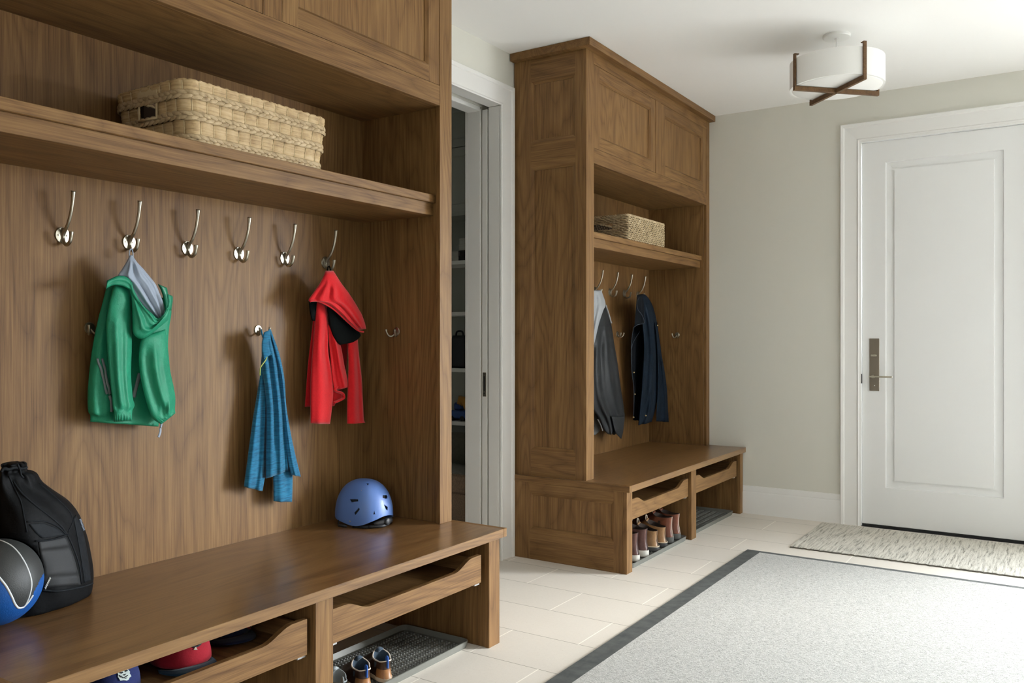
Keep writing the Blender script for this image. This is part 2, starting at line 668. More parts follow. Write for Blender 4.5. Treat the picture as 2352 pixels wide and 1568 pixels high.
# closet beyond the opening
mb = MB(); mb.box(-4.42, -4.32, 2.2, 4.9, 0, ZC, 0); struct('wall_closet_left', mb, M['closet'])
mb = MB(); mb.box(-4.4, -2.756, 4.62, 4.72, 0, ZC, 0); struct('wall_closet_back', mb, M['closet'])
mb = MB(); mb.box(-4.4, -2.756, 2.1, 2.2, 0, ZC, 0); struct('wall_closet_front', mb, M['closet'])


# casings --------------------------------------------------------
def casing_profile(w, t=.02):
    # (across, out): inner bead, flat, outer back-band
    return [(0, 0), (0, t * .62), (.006, t * .78), (.012, t * .62), (.014, t * .50), (w - .024, t * .72), (w - .020, t), (w - .003, t * 1.15), (w, t), (w, 0)]


def casing(mb, path_fn, w, prof):
    """mitred three-sided casing: path_fn(side, across, out) returns the three runs' end points"""
    for run in range(3):
        rings = [[path_fn(run, e, a, o) for a, o in prof] for e in (0, 1)]
        mb.loft(rings)


# closet opening (left wall): runs along y/z, out = +x
cw = .118
prof = casing_profile(cw)


def pf(run, e, a, o):
    x = XW + o
    if run == 0:
        return (x, OP0 - a, 0 if e == 0 else OPZ + a)
    if run == 1:
        return (x, OP0 - a if e == 0 else OP1 + a, OPZ + a)
    return (x, OP1 + a, OPZ + a if e == 0 else 0)


mb = MB(); casing(mb, pf, cw, prof)
tr2 = struct('trim_2', mb, M['trim'], None, .6)
mb = MB()
for y0, y1 in ((OP1, OP1 + .0115), (OP0 - .0115 + .0115, OP0 + .012)):
    mb.box(-2.618, XW + .004, y0, y1, 0, OPZ, .002)
    mb.box(-2.755, -2.672, y0, y1, 0, OPZ, .002)
    mb.box(-2.775, -2.755, y0 - .0, y1 + .07, 0, OPZ, .002)
mb.box(-2.618, XW + .004, OP0 + .012, OP1, OPZ, OPZ + .0115, .002)
mb.box(-2.755, -2.672, OP0 + .012, OP1, OPZ - .012, OPZ + .0115, .002)
mb.build('jamb', M['trim'], tr2)

# pocket door: leaf parked in the wall, its edge with the flush pull in sight
mb = MB(); mb.box(-2.662, -2.628, OP1 + .002, 4.64, .006, OPZ - .008, .0015)
d2 = struct('door_2', mb, M['trim'])
mb = MB(); mb.box(-2.655, -2.635, OP1 - .0005, OP1 + .003, .875, 1.005, .0005)
pull = mb.build('edge_pull', M['bronze'], d2)
mb = MB(); mb.box(-2.649, -2.641, OP1 - .001, OP1 + .0025, .905, .985, 0); mb.ball((-2.645, OP1 - .0005, .892), .0045, 1, .5, 1, 6)
mb.build('pull_slot', M['black'], pull)

# entry door ---------------------------------------------------
YD = YB + .012   # face of the leaf


def ring4(x0, x1, z0, z1, y):
    return [(x0, y, z0), (x1, y, z0), (x1, y, z1), (x0, y, z1)]


mb = MB()
R0, R1, RZ0, RZ1 = D0 + .138, D1 - .138, .252, 2.297
P0, P1, PZ0, PZ1 = R0 + .050, R1 - .050, .302, 2.248
mb.loft([ring4(D0, D1, .016, DZ, YD + .045), ring4(D0, D1, .016, DZ, YD + .002), ring4(D0 + .002, D1 - .002, .018, DZ - .002, YD), ring4(R0, R1, RZ0, RZ1, YD),
         ring4(R0 + .004, R1 - .004, RZ0 + .004, RZ1 - .004, YD + .011), ring4(P0, P1, PZ0, PZ1, YD + .013), ring4(P0 + .001, P1 - .001, PZ0 + .001, PZ1 - .001, YD + .003)])
dr = struct('door_1', mb, M['door'])
mb = MB(); mb.box(-1.046, -.987, YD - .006, YD + .001, .860, 1.190, .002)
pl = mb.build('lock_plate', M['bronze'], dr)
mb = MB(); mb.box(-1.034, -1.002, YD - .024, YD - .014, 1.077, 1.089, .002); mb.lathe((-1.018, YD - .014, 1.083), [(.007, 0), (.007, .012)], 16, 'y')
mb.build('thumb_turn', M['nickel'], pl)
mb = MB(); mb.tube([(-1.02, YD, .951), (-1.02, YD - .04, .951)], .010, 14); mb.box(-1.040, -.905, YD - .052, YD - .040, .946, .956, .002)
mb.build('lever_handle', M['nickel'], pl)
mb = MB(); mb.ball((-1.015, YD - .007, .893), .004, n=6); mb.build('key_cylinder', M['steel'], pl)
mb = MB(); mb.box(D0, D1, YD + .004, YD + .05, .001, .0155, 0); mb.build('bottom_sweep', M['black'], dr)

mb = MB()
cw = .112


def pf1(run, e, a, o):
    y = YB - o
    if run == 0:
        return (D0 - .014 - a, y, 0 if e == 0 else DZ + .014 + a)
    if run == 1:
        return (D0 - .014 - a if e == 0 else D1 + .014 + a, y, DZ + .014 + a)
    return (D1 + .014 + a, y, DZ + .014 + a if e == 0 else 0)


casing(mb, pf1, cw, casing_profile(cw))
t1 = struct('trim_1', mb, M['trim'], None, .6)
mb = MB()
mb.box(D0 - .0175, D0 - .003, YB - .008, YB + .118, 0, DZ + .003, .001)
mb.box(D1 + .003, D1 + .0175, YB - .008, YB + .118, 0, DZ + .003, .001)
mb.box(D0 - .0175, D1 + .0175, YB - .008, YB + .118, DZ + .003, DZ + .0175, .001)
mb.build('jamb', M['trim'], t1)
mb = MB(); mb.box(D0 - .0035, D0 - .0005, YD - .012, YD + .02, .905, .965, 0); mb.build('latch_strike', M['black'], t1)
mb = MB(); mb.box(D0 - .003, D1 + .003, YB - .012, YB + .118, 0, .0008, 0); mb.build('threshold', M['black'], t1)


def skirting(name, x0, x1):
    mb = MB()
    pr = [(0, 0), (0, .016), (.140, .016), (.146, .013), (.150, .009), (.152, .010), (.174, .008), (.186, .004), (.188, 0)]
    mb.loft([[(x, YB - o, z) for z, o in pr] for x in (x0, x1)])
    return struct(name, mb, M['trim'], None, .5)


skirting('baseboard_back', -1.857, D0 - .014 - .112)
skirting('baseboard_back_far', D1 + .126, WX0 - .112)
mb = MB(); mb.box(XR - .016, XR, YF, YB, 0, .185, .003); struct('baseboard_right', mb, M['trim'])
mb = MB(); mb.box(XW, XW + .016, YF, .90, 0, .185, .003); struct('baseboard_left', mb, M['trim'])
mb = MB(); mb.box(-2.5, XR, YF, YF + .016, 0, .185, .003); struct('baseboard_front', mb, M['trim'])


# ------------------------------------------------------------------ lockers
def framed(mb, U0, U1, V0, V1, openings, fn, depth=.012, ch=.016, thick=.018):
    """frame-and-panel face. fn(u, v, n) -> 3-D, n outward. slot 0 = vertical grain, 1 = rails across"""
    us = sorted({U0, U1, *[o[0] for o in openings], *[o[1] for o in openings]})
    vs = sorted({V0, V1, *[o[2] for o in openings], *[o[3] for o in openings]})
    su0 = min(o[0] for o in openings)
    su1 = max(o[1] for o in openings)
    for a, b in zip(us, us[1:]):
        for c, d in zip(vs, vs[1:]):
            m, q = (a + b) / 2, (c + d) / 2
            if any(o[0] < m < o[1] and o[2] < q < o[3] for o in openings):
                continue
            mb.mi = 1 if su0 < m < su1 else 0
            mb.quad(fn(a, c, 0), fn(b, c, 0), fn(b, d, 0), fn(a, d, 0))
    for (a, b, c, d) in openings:
        o = [(a, c), (b, c), (b, d), (a, d)]
        i = [(a + ch, c + ch), (b - ch, c + ch), (b - ch, d - ch), (a + ch, d - ch)]
        for k in range(4):
            k2 = (k + 1) % 4
            mb.mi = 1 if k in (0, 2) else 0
            e = .003
            mb.quad(fn(*o[k], 0), fn(*o[k2], 0), fn(*i[k2], -depth * .75), fn(*i[k], -depth * .75))
            mb.quad(fn(*i[k], -depth * .75), fn(*i[k2], -depth * .75), fn(*i[k2], -depth), fn(*i[k], -depth))
        mb.mi = 0
        mb.quad(*[fn(p, q, -depth) for p, q in i])
    mb.mi = 0
    o = [(U0, V0), (U1, V0), (U1, V1), (U0, V1)]
    for k in range(4):
        k2 = (k + 1) % 4
        mb.quad(fn(*o[k2], 0), fn(*o[k], 0), fn(*o[k], -thick), fn(*o[k2], -thick))
    mb.quad(*[fn(p, q, -thick) for p, q in o])


def coat_hook(parent, p, d=Vector((1, 0, 0)), small=False):
    """two-pronged nickel hook screwed to a panel at p, out along d"""
    up = Vector((0, 0, 1))
    sd = up.cross(d)

    def at(o, z, s=0):
        return p + d * o + up * z + sd * s
    mb = MB()
    if not small:
        mb.tube([at(o, z) for o, z in densify([(.003, -.004), (.012, .010), (.030, .030), (.046, .060), (.056, .095), (.060, .128)], 5)],
                [.0058 - .0010 * min(1, k / 10) + (.0024 * max(0, (k - 20) / 5) if k > 20 else 0) for k in range(26)], 10)
        mb.tube([at(o, z) for o, z in densify([(.003, -.006), (.010, -.022), (.026, -.030), (.042, -.022), (.049, -.004), (.050, .008)], 5)],
                [.0052 + (.0018 * max(0, (k - 19) / 6) if k > 19 else 0) for k in range(26)], 10)
        mb.tube([at(.0035, .022), at(.0060, 0), at(.0035, -.022)], .0045, 8)
    else:
        for s in (-1, 1):
            mb.tube([at(o, z, s * q) for o, z, q in densify([(.003, -.004, .003), (.014, -.018, .010), (.028, -.018, .017), (.037, -.004, .022), (.039, .009, .024)], 5)],
                    [.0036 + (.0018 * max(0, (k - 15) / 6) if k > 15 else 0) for k in range(21)], 8)
    o = mb.build('coat_hook', M['nickel'], parent, True)
    mb = MB()
    r = .0245 if not small else .018
    rings = []
    for rr, hh in ((r, 0), (r, .0025), (r - .0012, .004), (.001, .0045)):
        rings.append([p + d * hh + up * (rr * math.sin(2 * PI * k / 28)) + sd * (rr * .92 * math.cos(2 * PI * k / 28)) for k in range(28)])
    mb.loft(rings)
    if not small:
        for s in (-1, 1):
            rings = []
            for rr, hh in ((.0032, .0035), (.003, .0056), (.0004, .0058)):
                rings.append([p + d * hh + up * (rr * math.sin(2 * PI * k / 10)) + sd * (s * .0125 + rr * math.cos(2 * PI * k / 10)) for k in range(10)])
            mb.loft(rings)
    mb.build('backplate', M['nickel'], o, .5)


def locker(label, y0, y1, dl, dr_, post, leg_l, leg_r, over_l, over_r, side_open, drawers, hooks, low, side_hook):
    T = thing('mudroom_locker', label, 'cabinet', (-2.2, (y0 + y1) / 2, 0))
    WZm = [M['wood_z'], M['wood_y']]
    # back
    mb = MB(); mb.box(-2.540, -2.525, y0 + .02, y1 - .02, .447, 2.60, 0); mb.build('back_panel', M['wood_z'], T)
    # tall sides
    mb = MB(); mb.box(-2.540, XU - .0205, y1 - .062, y1, .447, 2.70, .001); mb.build('side_panel', M['wood_z'], T)
    mb = MB(); mb.box(-2.540, XU - .0205, y0 + .019, y0 + .062, .447, 2.70, 0); mb.build('side_panel', M['wood_z'], T)
    mb = MB()
    framed(mb, -2.540, XU - .0203, .447, 2.70, [(-2.433, -2.158, .586, 2.116), (-2.433, -2.158, 2.247, 2.582)], lambda u, v, n: (u, y0 - n, v), .013, .018)
    mb.build('side_frame', [M['wood_z'], M['wood_x']], T)
    # face frame: stiles, rails, mullion are boards of their own
    ya, yb_ = dl[0] - .002, dr_[1] + .002
    for a, b in ((y0 + .0005, ya), (yb_, y1)):
        mb = MB(); mb.box(XU - .020, XU, a, b, .447, 2.70, .0012); mb.build('stile', M['wood_z'], T)
    for c, d in ((2.117, 2.197), (2.642, 2.70)):
        mb = MB(); mb.box(XU - .020, XU - .0003, ya, yb_, c, d, .001); mb.build('rail', M['wood_y'], T)
    mb = MB(); mb.box(XU - .020, XU - .0003, dl[1] + .002, dr_[0] - .002, 2.197, 2.642, .001); mb.build('mullion', M['wood_z'], T)
    # upper cupboard carcass
    mb = MB(); mb.box(-2.525, XU - .020, y0 + .062, y1 - .062, 2.117, 2.137, .001); mb.build('upper_floor', M['wood_y'], T)
    mb = MB(); mb.box(-2.525, XU - .030, y0 + .062, y1 - .062, 2.60, 2.62, 0); mb.build('upper_top', M['wood_y'], T)
    for a, b in (dl, dr_):
        mb = MB()
        framed(mb, a, b, 2.199, 2.640, [(a + .066, b - .066, 2.262, 2.578)], lambda u, v, n: (XU - .002 + n, u, v), .014, .012, .020)
        mb.build('cabinet_door', WZm, T)
    # crown
    mb = MB()
    mb.box(-2.540, XU + .043, y0 - .043, min(y1 + .043, YB - .002), 2.700, ZC - .0005, .0015)
    mb.build('crown', M['wood_y'], T)
    # shelf with its nosing
    mb = MB(); mb.box(-2.525, -2.139, y0 + .062, y1 - .062, 1.683, 1.733, .001)
    sh = mb.build('shelf', M['wood_y'], T)
    mb = MB(); mb.box(-2.525, -2.127, y0 + .062, y1 - .062, 1.733, 1.765, .0015); mb.build('shelf_top', M['wood_y'], sh)
    # bench
    e0, e1 = y0 - over_l, min(y1 + over_r, YB - .001)
    mb = MB(); mb.box(-2.540, -1.835, e0 + .022, e1 - (.022 if over_r else 0), .414, .447, .0008); mb.build('bench_top', M['wood_top'], T)
    for p_, q_ in ((e0, e0 + .022),) + (((e1 - .022, e1),) if over_r else ()):
        mb = MB(); mb.box(-2.540, -1.835, p_, q_, .414, .447, .0008); mb.build('bench_edging', M['wood_x'], T)
    for a, b in (leg_l, post, leg_r):
        mb = MB(); mb.box(XL - .022, XL, a, b, 0, .414, .0015); mb.build('bench_post', M['wood_z'], T)
        mb = MB(); mb.box(-2.530, XL - .022, a + (.02 if a == leg_l[0] else .004), b - .004, 0, .414, .001); mb.build('divider', M['wood_z'], T)
    mb = MB(); mb.box(-2.538, -2.520, leg_l[0] + .02, leg_r[1] - .02, 0, .414, 0); mb.build('base_back', M['wood_y'], T)
    mb = MB()
    framed(mb, -2.540, XL - .0223, 0, .414, [(-2.430, -1.927, .155, .361)], lambda u, v, n: (u, leg_l[0] - .0005 - n, v), .013, .018)
    mb.build('end_frame', [M['wood_z'], M['wood_x']], T)
    # drawers with scooped fronts
    for (a, b) in drawers:
        zt, zb, dip = .363, .258, .034
        prof = []
        w = b - a
        N = 48
        for k in range(N + 1):
            s = a + w * k / N
            e = min(s - a, b - s)
            q = (e - .055) / .11
            q = max(0, min(1, q))
            q = q * q * (3 - 2 * q)
            prof.append((s, zt - dip * q))
        poly = [(a, zb)] + [(b, zb)] + list(reversed(prof))
        mb = MB(); mb.prism(poly, -1.888, -1.870, lambda p, q, w_: (w_, p, q))
        dfr = mb.build('drawer', M['wood_y'], T)
        mb = MB()
        mb.box(-2.40, -1.889, a + .004, a + .016, .262, .350, .001)
        mb.box(-2.40, -1.889, b - .016, b - .004, .262, .350, .001)
        mb.box(-2.40, -2.388, a + .016, b - .016, .262, .350, .001)
        mb.box(-2.388, -1.889, a + .016, b - .016, .286, .297, 0)
        mb.build('drawer_tray', M['wood_x'], dfr)
        for yy, sg in ((a, -1), (b, 1)):
            mb = MB(); mb.box(-2.40, -1.892, yy - .004 if sg < 0 else yy - .010, yy + .010 if sg < 0 else yy + .004, .244, .2575, 0)
            mb.box(-1.905, -1.880, yy - .004 if sg < 0 else yy - .028, yy + .028 if sg < 0 else yy + .004, .247, .2575, .001)
            mb.build('drawer_slide', M['steel'], dfr)
    for y in hooks:
        coat_hook(T, Vector((-2.525, y, 1.497)))
    for y in low:
        coat_hook(T, Vector((-2.525, y, 1.22)), small=True)
    if side_hook:
        coat_hook(T, Vector((side_hook, y1 - .062, 1.217)), Vector((0, -1, 0)), True)
    return T


locker('walnut locker unit with green jacket, red fleece, and a backpack on its bench', .931, 2.751,
       (.980, 1.783), (1.863, 2.671), (1.774, 1.847), (.945, 1.016), (2.671, 2.744), .016, .016, False,
       [(1.030, 1.757), (1.862, 2.642)], [1.175 + .216 * k for k in range(7)], [1.475, 2.127], -2.333)
locker('walnut locker unit in the far corner beside the white entry door', 3.905, 5.724,
       (3.993, 4.796), (4.880, 5.662), (4.767, 4.844), (3.888, 3.953), (5.662, 5.715), .024, 0, True,
       [(3.985, 4.758), (4.865, 5.632)], [4.174 + .2163 * k for k in range(7)], [4.50, 5.148], -2.306)


# ------------------------------------------------------------------ garments
def garment_piece(name, mats, parent, rows, x, dep, folds=(), nseg=56, dens=6, ruffle=None, back=.5, wob=.0, exp=.75, shift=None, seed=0, dy=0):
    """a hanging cloth panel: closed loft whose silhouette runs through surveyed left/right edge points on the plane x.
    folds: (position -1..1 at top, at bottom, width, height, t0, t1)"""
    rnd = random.Random(seed)
    rows = densify([(r[0], r[1], r[2], r[3]) for r in rows], dens)
    n = len(rows)
    mid = rows[n // 2]
    pm = W((mid[0] + mid[2]) / 2, (mid[1] + mid[3]) / 2, x)
    nd = (CAM - pm)
    nd.z = 0
    nd.normalize()
    rings = []
    for i, (uL, vL, uR, vR) in enumerate(rows):
        t = i / (n - 1)
        xx = x + (shift[0] + (shift[1] - shift[0]) * t if shift else 0)
        L, R = W(uL, vL, xx), W(uR, vR, xx)
        c = (L + R) / 2
        h = (R - L) / 2
        w = h.length
        dd = min(dep, w * .9 + .004)
        if isinstance(dep, (tuple, list)):
            dd = dep[0]
        ends = min(1, min(t, 1 - t) * 12 + .55)
        ring = []
        for k in range(nseg):
            a = 2 * PI * k / nseg
            s, q = -math.cos(a), math.sin(a)
            sq = (abs(q) ** exp) * (1 if q > 0 else -1)  # samples sky through the added fill window
            o = dd * sq * (1 if q > 0 else back) * ends
            if q > 0:
                for (s0, s1, fw, fh, t0, t1) in folds:
                    if t0 <= t <= t1:
                        e = max(0, min(1, (t - t0) / .12 + .0)) * max(0, min(1, (t1 - t) / .12 + (1 if t1 >= 1 else 0)))
                        ss = s0 + (s1 - s0) * t
                        z = (s - ss) / fw
                        o += fh * math.exp(-z * z) * e * min(1, q * 2.2)
            if ruffle and t > ruffle[0]:
                e = min(1, (t - ruffle[0]) / .03)
                o += ruffle[2] * math.sin(s * ruffle[1] * PI + 1.3 * math.sin(7 * s)) * e * min(1, abs(q) * 3)
            p = c + h * s + nd * o
            if p.x < -2.521:
                p.x = -2.521 + .0005 * rnd.random()
            ring.append(p)
        rings.append(ring)
    mb = MB()
    mb.loft(rings)
    return mb.build(name, mats, parent, True)


def pix_tube(mb, pts, x, r, n=8, flat=None, dens=5):
    mb.tube([W(u, v, x) for u, v in densify(pts, dens)], r, n, flat)


# green hooded jacket --------------------------------------------
J = thing('hooded_jacket', 'green hooded rain jacket with grey-blue lining hanging from a hook', 'jacket', W(300, 590, -2.47))
garment_piece('body', M['green'], J, [(246, 652, 390, 688), (236, 692, 394, 716), (223, 742, 388, 757), (212, 798, 386, 803), (205, 852, 389, 852),
              (201, 905, 384, 915), (202, 942, 372, 958), (207, 953, 366, 968), (207, 968, 364, 979)], -2.475, .028,
              [(-.75, -.85, .12, .012, .2, .9), (-.5, -.55, .1, .010, .1, .8), (.1, .05, .12, -.006, .3, 1), (-.9, -.7, .07, .008, .6, .95), (-.62, -.5, .05, .007, .7, .95)],
              ruffle=(.93, 22, .0035), seed=1)
garment_piece('sleeve', M['green'], J, [(262, 650, 302, 664), (250, 700, 303, 715), (244, 745, 303, 745), (246, 800, 303, 800), (251, 860, 301, 860), (257, 912, 305, 912),
              (259, 935, 309, 930), (261, 947, 304, 944), (261, 968, 303, 965)], -2.43, .026,
              [(-.25, -.1, .3, .010, .15, .8), (.55, .5, .22, .008, .2, .9), (.2, .75, .12, -.006, .72, .93), (-.6, -.6, .16, -.006, .3, .85)], ruffle=(.90, 9, .0035), seed=2)
garment_piece('sleeve', M['green'], J, [(326, 772, 380, 756), (319, 806, 386, 800), (321, 855, 391, 850), (331, 905, 399, 888), (343, 945, 403, 915), (352, 962, 402, 938),
              (370, 974, 403, 948)], -2.42, .032,
              [(-.5, -.3, .22, -.010, .1, .8), (.05, .2, .2, .012, .1, .75), (.6, .5, .2, .009, .2, .9), (.4, -.2, .12, -.008, .55, .95), (.75, .3, .1, .008, .6, .95)], ruffle=(.88, 10, .003), seed=3)
garment_piece('hood', M['green'], J, [(296, 640, 301, 646), (300, 668, 309, 668), (303, 700, 328, 700), (304, 738, 352, 722), (306, 765, 364, 734), (322, 778, 374, 729),
              (342, 771, 382, 715), (366, 752, 387, 702), (386, 735, 391, 694)], -2.405, .030,
              [(.7, .8, .14, .012, .1, .95), (.2, .1, .1, -.007, .2, .9), (-.3, -.2, .16, .009, .2, .9), (.45, .45, .06, .006, .4, .9)], seed=4)
garment_piece('hood_lining', M['lining'], J, [(298, 586, 304, 586), (290, 602, 315, 602), (279, 620, 330, 618), (270, 636, 344, 635), (285, 652, 358, 653), (303, 672, 366, 672),
              (322, 695, 374, 692), (343, 718, 378, 711), (361, 733, 375, 727)], -2.425, .024,
              [(-.2, -.45, .12, .012, .1, 1), (.15, -.1, .07, -.010, .15, 1), (.45, .35, .12, .011, .1, 1), (.2, .1, .05, .008, .3, .9), (.7, .72, .08, -.007, .2, .9), (-.6, -.7, .1, -.006, .3, .9)], seed=5)
garment_piece('collar', M['green'], J, [(243, 664, 246, 644), (256, 656, 258, 638), (270, 655, 272, 633), (286, 659, 286, 634), (300, 668, 298, 642), (306, 676, 306, 660)], -2.40, .016,
              [(-.3, -.2, .3, -.005, .1, .9)], seed=6)
garment_piece('hood_edge', M['green_dark'], J, [(362, 652, 384, 661), (370, 668, 387, 676), (376, 690, 397, 682), (379, 715, 394, 712)], -2.45, .018, seed=7)
mb = MB()
pix_tube(mb, [(300, 648), (306, 672), (326, 703), (347, 724), (363, 734), (378, 723), (388, 698), (386, 676)], -2.39, .0042, 8, 1)
mb.build('hood_binding', M['green'], J, True)
jb = bvh_of([o for o in J.children if o.name.startswith('body')][0])
mb = MB()
for off in (0, 9):
    surf_tube(mb, jb, [(224 + off, 823), (234 + off, 860), (246 + off * .55, 905)], .0042, .003, 6, 5, .35)
zp = mb.build('pocket_zip', M['zip'], J, True)
mb = MB()
surf_tube(mb, jb, [(320, 857), (313, 885), (306, 912)], .0065, .003, 6, 5, .3)
mb.build('pocket_zip', M['zip'], J, True)
mb = MB()
surf_tube(mb, jb, [(248, 908), (252, 922), (253, 945)], .0048, .006, 6, 4, .5)
mb.build('zip_pull', M['zip'], zp, True)
mb = MB()
pix_tube(mb, [(371, 970), (369, 982)], -2.44, .0035, 8)
pix_tube(mb, [(368, 983), (368, 992), (364, 1004)], -2.44, .0042, 8, .5)
mb.build('zip_pull', M['lining'], J, True)
mb = MB()
pix_tube(mb, [(297, 592), (297, 580), (299, 573), (303, 572), (305, 580), (306, 592)], -2.475, .0022, 6)
mb.build('hanging_loop', M['lining'], J, True)

# red hooded fleece ----------------------------------------------
J = thing('hooded_fleece', 'red fleece hoodie with black hood lining hanging from the last top hook', 'hoodie', W(757, 625, -2.45))
garment_piece('body', M['red'], J, [(724, 690, 800, 715), (716, 760, 800, 780), (708, 830, 797, 830), (703, 890, 790, 885), (700, 934, 768, 932)], -2.49, .02, seed=11)
garment_piece('sleeve', M['red'], J, [(728, 690, 752, 700), (723, 735, 756, 745), (718, 800, 754, 805), (714, 860, 764, 865), (713, 915, 765, 912), (713, 971, 758, 973)], -2.45, .030,
              [(-.2, -.1, .4, .012, .1, 1), (.55, .6, .22, -.012, .2, .75)], seed=12)
garment_piece('front', M['red'], J, [(752, 740, 772, 770), (756, 790, 783, 795), (760, 835, 791, 838), (763, 870, 798, 868), (768, 897, 801, 888)], -2.445, .026,
              [(.1, .45, .25, .014, .1, 1), (-.6, -.5, .25, -.010, .1, 1)], seed=13)
mb = MB()
pix_tube(mb, [(766, 925), (780, 919), (789, 913), (786, 903), (772, 898), (768, 892), (778, 886), (792, 888), (800, 886)], -2.44, .008, 10, .6, 6)
mb.build('hem_fold', M['red'], J, True)
garment_piece('hem', M['red'], J, [(764, 893, 788, 900), (764, 910, 790, 911), (764, 925, 776, 921)], -2.465, .010, seed=14)
garment_piece('sleeve', M['red'], J, [(797, 765, 820, 762), (800, 830, 826, 825), (799, 880, 831, 870), (797, 930, 834, 925), (797, 965, 836, 962), (797, 972, 839, 970)], -2.44, .030,
              [(-.1, -.2, .4, .010, .1, 1), (.5, .5, .25, -.008, .1, .9)], seed=15)
garment_piece('hood_lining', M['black_lining'], J, [(749, 694, 760, 700), (753, 720, 797, 738), (758, 750, 826, 764), (768, 778, 826, 775), (781, 792, 812, 786)], -2.43, .03, seed=16)
garment_piece('hood_lining', M['black_lining'], J, [(709, 688, 730, 690), (711, 712, 728, 716), (716, 736, 726, 738)], -2.45, .015, seed=17)
garment_piece('hood', M['red'], J, [(748, 622, 766, 622), (736, 648, 784, 650), (721, 670, 798, 668), (709, 691, 810, 686), (737, 694, 821, 704), (766, 711, 831, 722),
              (796, 737, 838, 741), (820, 758, 841, 755)], -2.405, .034,
              [(-.25, -.75, .10, .012, .1, 1), (.1, -.25, .09, -.012, .15, 1), (.2, .0, .10, .010, .15, 1), (.5, .3, .10, -.007, .2, .9), (-.6, -.9, .08, -.006, .2, .7)], seed=18)
mb = MB()
pix_tube(mb, [(712, 692), (722, 690), (738, 694), (766, 710), (795, 736), (818, 756), (828, 761), (835, 762)], -2.39, .0032, 8)
mb.build('hood_binding', M['red'], J, True)
mb = MB()
pix_tube(mb, [(752, 626), (753, 614), (757, 612), (760, 624)], -2.475, .0022, 6)
mb.build('hanging_loop', M['black_lining'], J, True)

# blue knit top ------------------------------------------------
J = thing('knit_pullover', 'blue heathered long-sleeved top hanging from a low hook', 'sweater', W(613, 760, -2.47))
garment_piece('sleeve', M['blue'], J, [(603, 790, 614, 800), (597, 860, 615, 862), (590, 905, 615, 910), (580, 965, 614, 970), (570, 1040, 612, 1045), (564, 1085, 609, 1090), (560, 1116, 603, 1127)], -2.475, .024,
              [(-.5, -.5, .25, .008, .2, 1), (.35, .2, .2, -.008, .3, 1), (.6, .6, .2, .006, .3, 1)], seed=21)
garment_piece('sleeve', M['blue'], J, [(628, 1060, 668, 1070), (627, 1090, 672, 1088), (628, 1120, 672, 1115), (628, 1150, 671, 1152)], -2.47, .022,
              [(-.3, -.2, .3, .008, .1, 1), (.3, .5, .2, -.006, .1, .9)], seed=22)
garment_piece('front', M['blue'], J, [(606, 764, 620, 757), (601, 800, 634, 800), (603, 850, 646, 852), (609, 900, 652, 902), (612, 950, 657, 950), (611, 1020, 661, 1015), (610, 1098, 664, 1078)], -2.455, .030,
              [(-.1, -.2, .14, -.014, .05, .9), (.35, .25, .16, .014, .05, 1), (.6, .72, .1, -.008, .3, 1), (.85, .85, .12, .008, .3, 1), (-.6, -.5, .2, .008, .2, 1)], seed=23)
garment_piece('back', M['blue'], J, [(616, 755, 622, 756), (630, 800, 641, 810), (643, 860, 653, 868), (651, 930, 658, 935), (655, 1000, 669, 1000), (661, 1055, 681, 1055), (668, 1089, 691, 1094)], -2.44, .018,
              [(.0, .0, .3, .006, .2, 1)], seed=24)
garment_piece('collar', M['blue'], J, [(606, 763, 620, 757), (601, 790, 625, 800), (603, 812, 628, 812), (606, 826, 614, 818)], -2.425, .012, [(.4, .5, .2, -.006, .1, .9)], seed=25)
mb = MB()
pix_tube(mb, [(614, 813), (611, 825), (604, 835), (598, 845), (597, 862)], -2.42, .0022, 6)
mb.build('drawcord', M['lime'], J, True)
mb = MB()
pix_tube(mb, [(604, 775), (600, 758), (597, 753)], -2.49, .003, 6)
mb.build('hanging_loop', M['blue'], J, True)

# far locker garments -------------------------------------------
J = thing('windbreaker', 'charcoal windbreaker with pale grey shoulder yoke in the far locker', 'jacket', W(1380, 680, -2.44))
garment_piece('body', M['charcoal'], J, [(1374, 690, 1394, 703), (1364, 742, 1404, 743), (1352, 790, 1411, 790), (1344, 830, 1418, 830), (1344, 890, 1426, 890), (1356, 930, 1432, 930), (1376, 962, 1435, 960), (1386, 986, 1431, 975), (1396, 996, 1414, 997)], -2.44, .07,
              [(.25, .55, .12, .030, .1, 1), (-.1, .1, .09, -.030, .15, 1), (-.35, -.25, .10, .025, .2, 1), (.6, .8, .1, -.015, .2, .9), (-.6, -.6, .09, -.02, .2, .9)], seed=31)
garment_piece('cuff', M['charcoal'], J, [(1404, 955, 1435, 955), (1408, 975, 1433, 975), (1413, 992, 1431, 993), (1422, 1003, 1427, 1008)], -2.40, .03, seed=32)
garment_piece('shoulder_yoke', M['pale_grey'], J, [(1350, 668, 1381, 666), (1344, 690, 1391, 697), (1344, 720, 1386, 712), (1344, 760, 1376, 742), (1344, 800, 1366, 785), (1344, 820, 1358, 812)], -2.39, .04,
              [(.1, .2, .12, -.02, .0, 1), (.5, .6, .16, .015, .0, .8)], seed=33)
mb = MB()
pix_tube(mb, [(1391, 700), (1398, 722), (1404, 742)], -2.385, .0065, 8, .5)
mb.build('piping', M['pale_grey'], J, True)
mb = MB()
pix_tube(mb, [(1373, 963), (1379, 975), (1384, 989)], -2.38, .004, 8, .5)
mb.build('piping', M['pale_grey'], J, True)
J = thing('sweatshirt', 'grey heather sweatshirt tucked behind the charcoal windbreaker', 'sweatshirt', W(1362, 890, -2.48))
